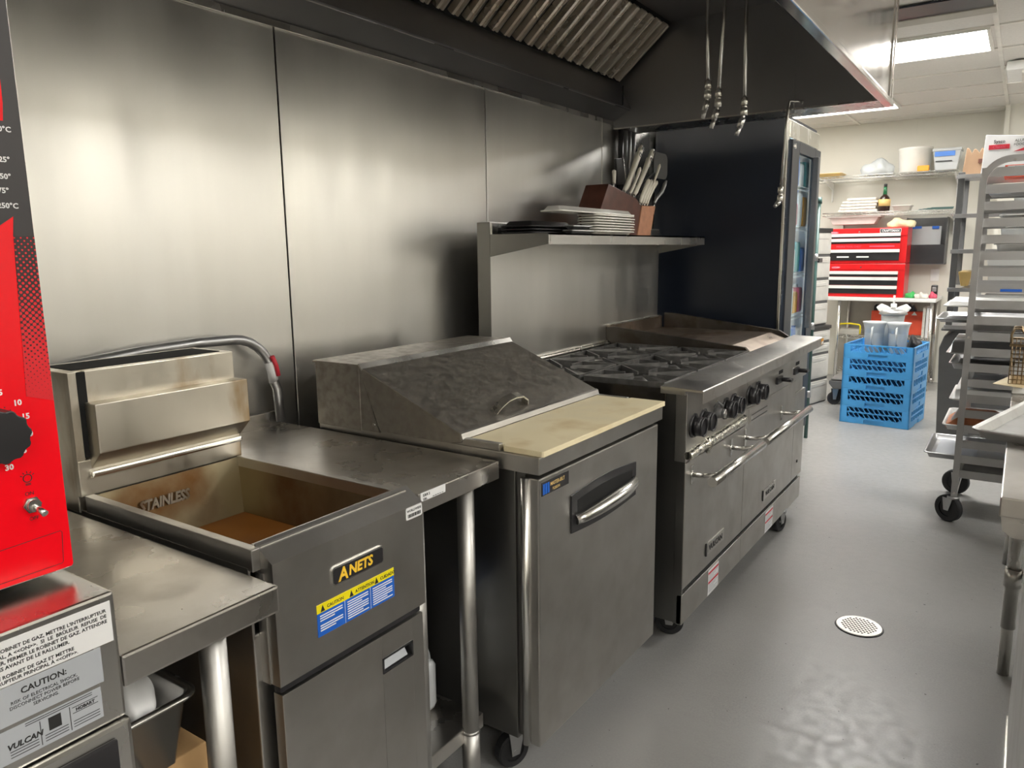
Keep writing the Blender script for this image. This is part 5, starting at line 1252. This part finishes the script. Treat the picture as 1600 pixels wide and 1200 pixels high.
b = MB(); b.prism([(-.395, .0), (.05, .0), (.05, .82), (-.34, .82), (-.40, .78), (-.425, .70)], 'y', 5.68, 6.12, .008); b.build('bin_body', 'greypaint', t)
b = MB(); b.box(-.42, .06, 5.66, 6.14, .815, .83, .006); b.build('rim', 'greypaint', t)

# ================= RIGHT TABLE =================
T3 = thing('prep_table', (.38, 2.7, 0), 'stainless prep table at the right edge with a large sheet pan on it', 'table')
b = MB(); b.box(0.0, .76, 1.685, 3.80, .84, .88, .003); b.prism([(.004, .84), (.75, .84), (.75, .80), (.025, .80), (.008, .812)], 'y', 1.69, 1.71); b.build('tabletop', 'topsteel', T3)
for (x, y) in ((.055, 2.725), (.048, 3.74), (.70, 2.725), (.70, 3.74)):
    b = MB(); b.cyl((x, y, .16), (x, y, .84), .0205); b.cyl((x, y, .0), (x, y, .34), .0175); b.cyl((x, y, .30), (x, y, .36), .025); b.build('leg', 'steel', T3)
t = thing('steel_cabinet', (.4, 1.9, 0), 'plain grey steel cabinet at the bottom right corner under the prep table', 'cabinet')
b = MB(); b.box(.072, .74, 1.2, 2.41, .03, .798, .004); b.build('cabinet_body', 'frontsteel', t)
b = MB(); b.box(.068, .075, 1.25, 2.405, .0, .035); b.build('bottom_edge', 'bright', t)
t.rotation_euler = (0, 0, 0)
b = MB(); b.pan(0, .46, 0, .66, 0, .024, t=.0015, rim=.010, taper=.010, rc=.035, seg=8); b.xf(Matrix.Translation((-.083, 2.185, .8805)) @ Matrix.Rotation(math.radians(-13.5), 4, 'Z'))
solo(b, 'sheet_pan', 'panmetal', (.2, 2.45, .88), 'large empty sheet pan lying askew on the right prep table', 'sheet pan', smooth=False)
b = MB(); b.box(-.0, .3, 2.93, 3.16, .8805, .905, .006); solo(b, 'white_tray', 'white', (.15, 3.0, .88), 'white tray under the wire fry basket on the right table', 'tray')
b = MB(); b.prism([(-.055, 2.95), (.03, 2.90), (.05, 3.05), (.0, 3.2)], 'z', .8802, .8815); b.xf(Matrix.Translation((0, 0, .0255)) ) ; solo(b, 'yellow_paper', 'board', (0, 3.0, .906), 'pale yellow paper sticking out under the wire fry basket', 'paper')
t = thing('fry_basket', (.12, 3.0, .91), 'wire fry basket with hooked handles on the right prep table', 'fry basket')
b = MB(); x0, x1, y0, y1, z0, z1 = -.012, .20, 2.94, 3.15, .912, 1.040
for k in range(19):
    x = x0+(x1-x0)*k/18
    b.tube([(x, y0, z1), (x, y0+.01, z0), (x, y1-.01, z0), (x, y1, z1)], .0013, 4)
for k in range(15):
    y = y0+(y1-y0)*k/14; b.tube([(x0, y, z1), (x0+.008, y, z0), (x1-.008, y, z0), (x1, y, z1)], .0013, 4)
for k in range(9):
    z = z0+(z1-z0)*k/9; b.tube([(x0, y0, z), (x1, y0, z), (x1, y1, z), (x0, y1, z)], .0013, 4, closed=True)
b.build('mesh_basket', 'wire', t)
b = MB(); b.tube([(x0-.004, y0-.004, z1), (x1+.004, y0-.004, z1), (x1+.004, y1+.004, z1), (x0-.004, y1+.004, z1)], .004, 8, closed=True); b.build('rim_wire', 'wire', t)
for yy in (y0+.03, y0+.10):
    b = MB(); b.tube([(x0-.002, yy, z1-.01), (x0-.004, yy, z1+.03), (x0+.004, yy, z1+.05), (x0+.022, yy, z1+.052), (x0+.035, yy, z1+.03), (x0+.04, yy, z1)], .0035, 8); b.build('hook', 'wire', t)
# unseen counter added across the aisle; its dark front darkens the steel wall's reflection
t = thing('unseen_counter', (1.7, 2.2, 0), 'unseen dark-fronted counter added along the right wall for its reflection', 'counter')
b = MB(); b.box(1.15, 2.28, -1.2, 5.6, .86, .90, .004); b.build('countertop', 'darksteel', t)
b = MB(); b.box(1.17, 2.28, -1.2, 5.6, .1, .86, .004); b.build('base_cabinet', 'black', t)

# ================= FLOOR DRAIN =================
t = thing('floor_drain', (-.39, 2.81, 0), 'round perforated floor drain cover in the grey floor', 'drain')
b = MB(); cx, cy, r_ = -.386, 2.805, .078
b.lathe([(r_+.004, .0002), (r_+.002, .003)], (cx, cy, 0)); b.build('drain_rim', 'black', t)
b = MB(); b.lathe([(r_, .002), (r_-.001, .0045), (r_-.003, .005)], (cx, cy, 0), seg=40); b.build('drain_cover', 'drain', t)
b = MB()
for i in range(-6, 7):
    for j in range(-6, 7):
        x = (i+.5*(j % 2))*.0125; y = j*.0108
        if math.hypot(x, y) < .060: b.cyl((cx+x, cy+y, .0046), (cx+x, cy+y, .0056), .0040, seg=8)
b.build('drain_hole', 'blackmatte', t)
# floor scuffs: small crumbs
for o in bpy.data.objects:
    if '_o' in o: del o['_o']
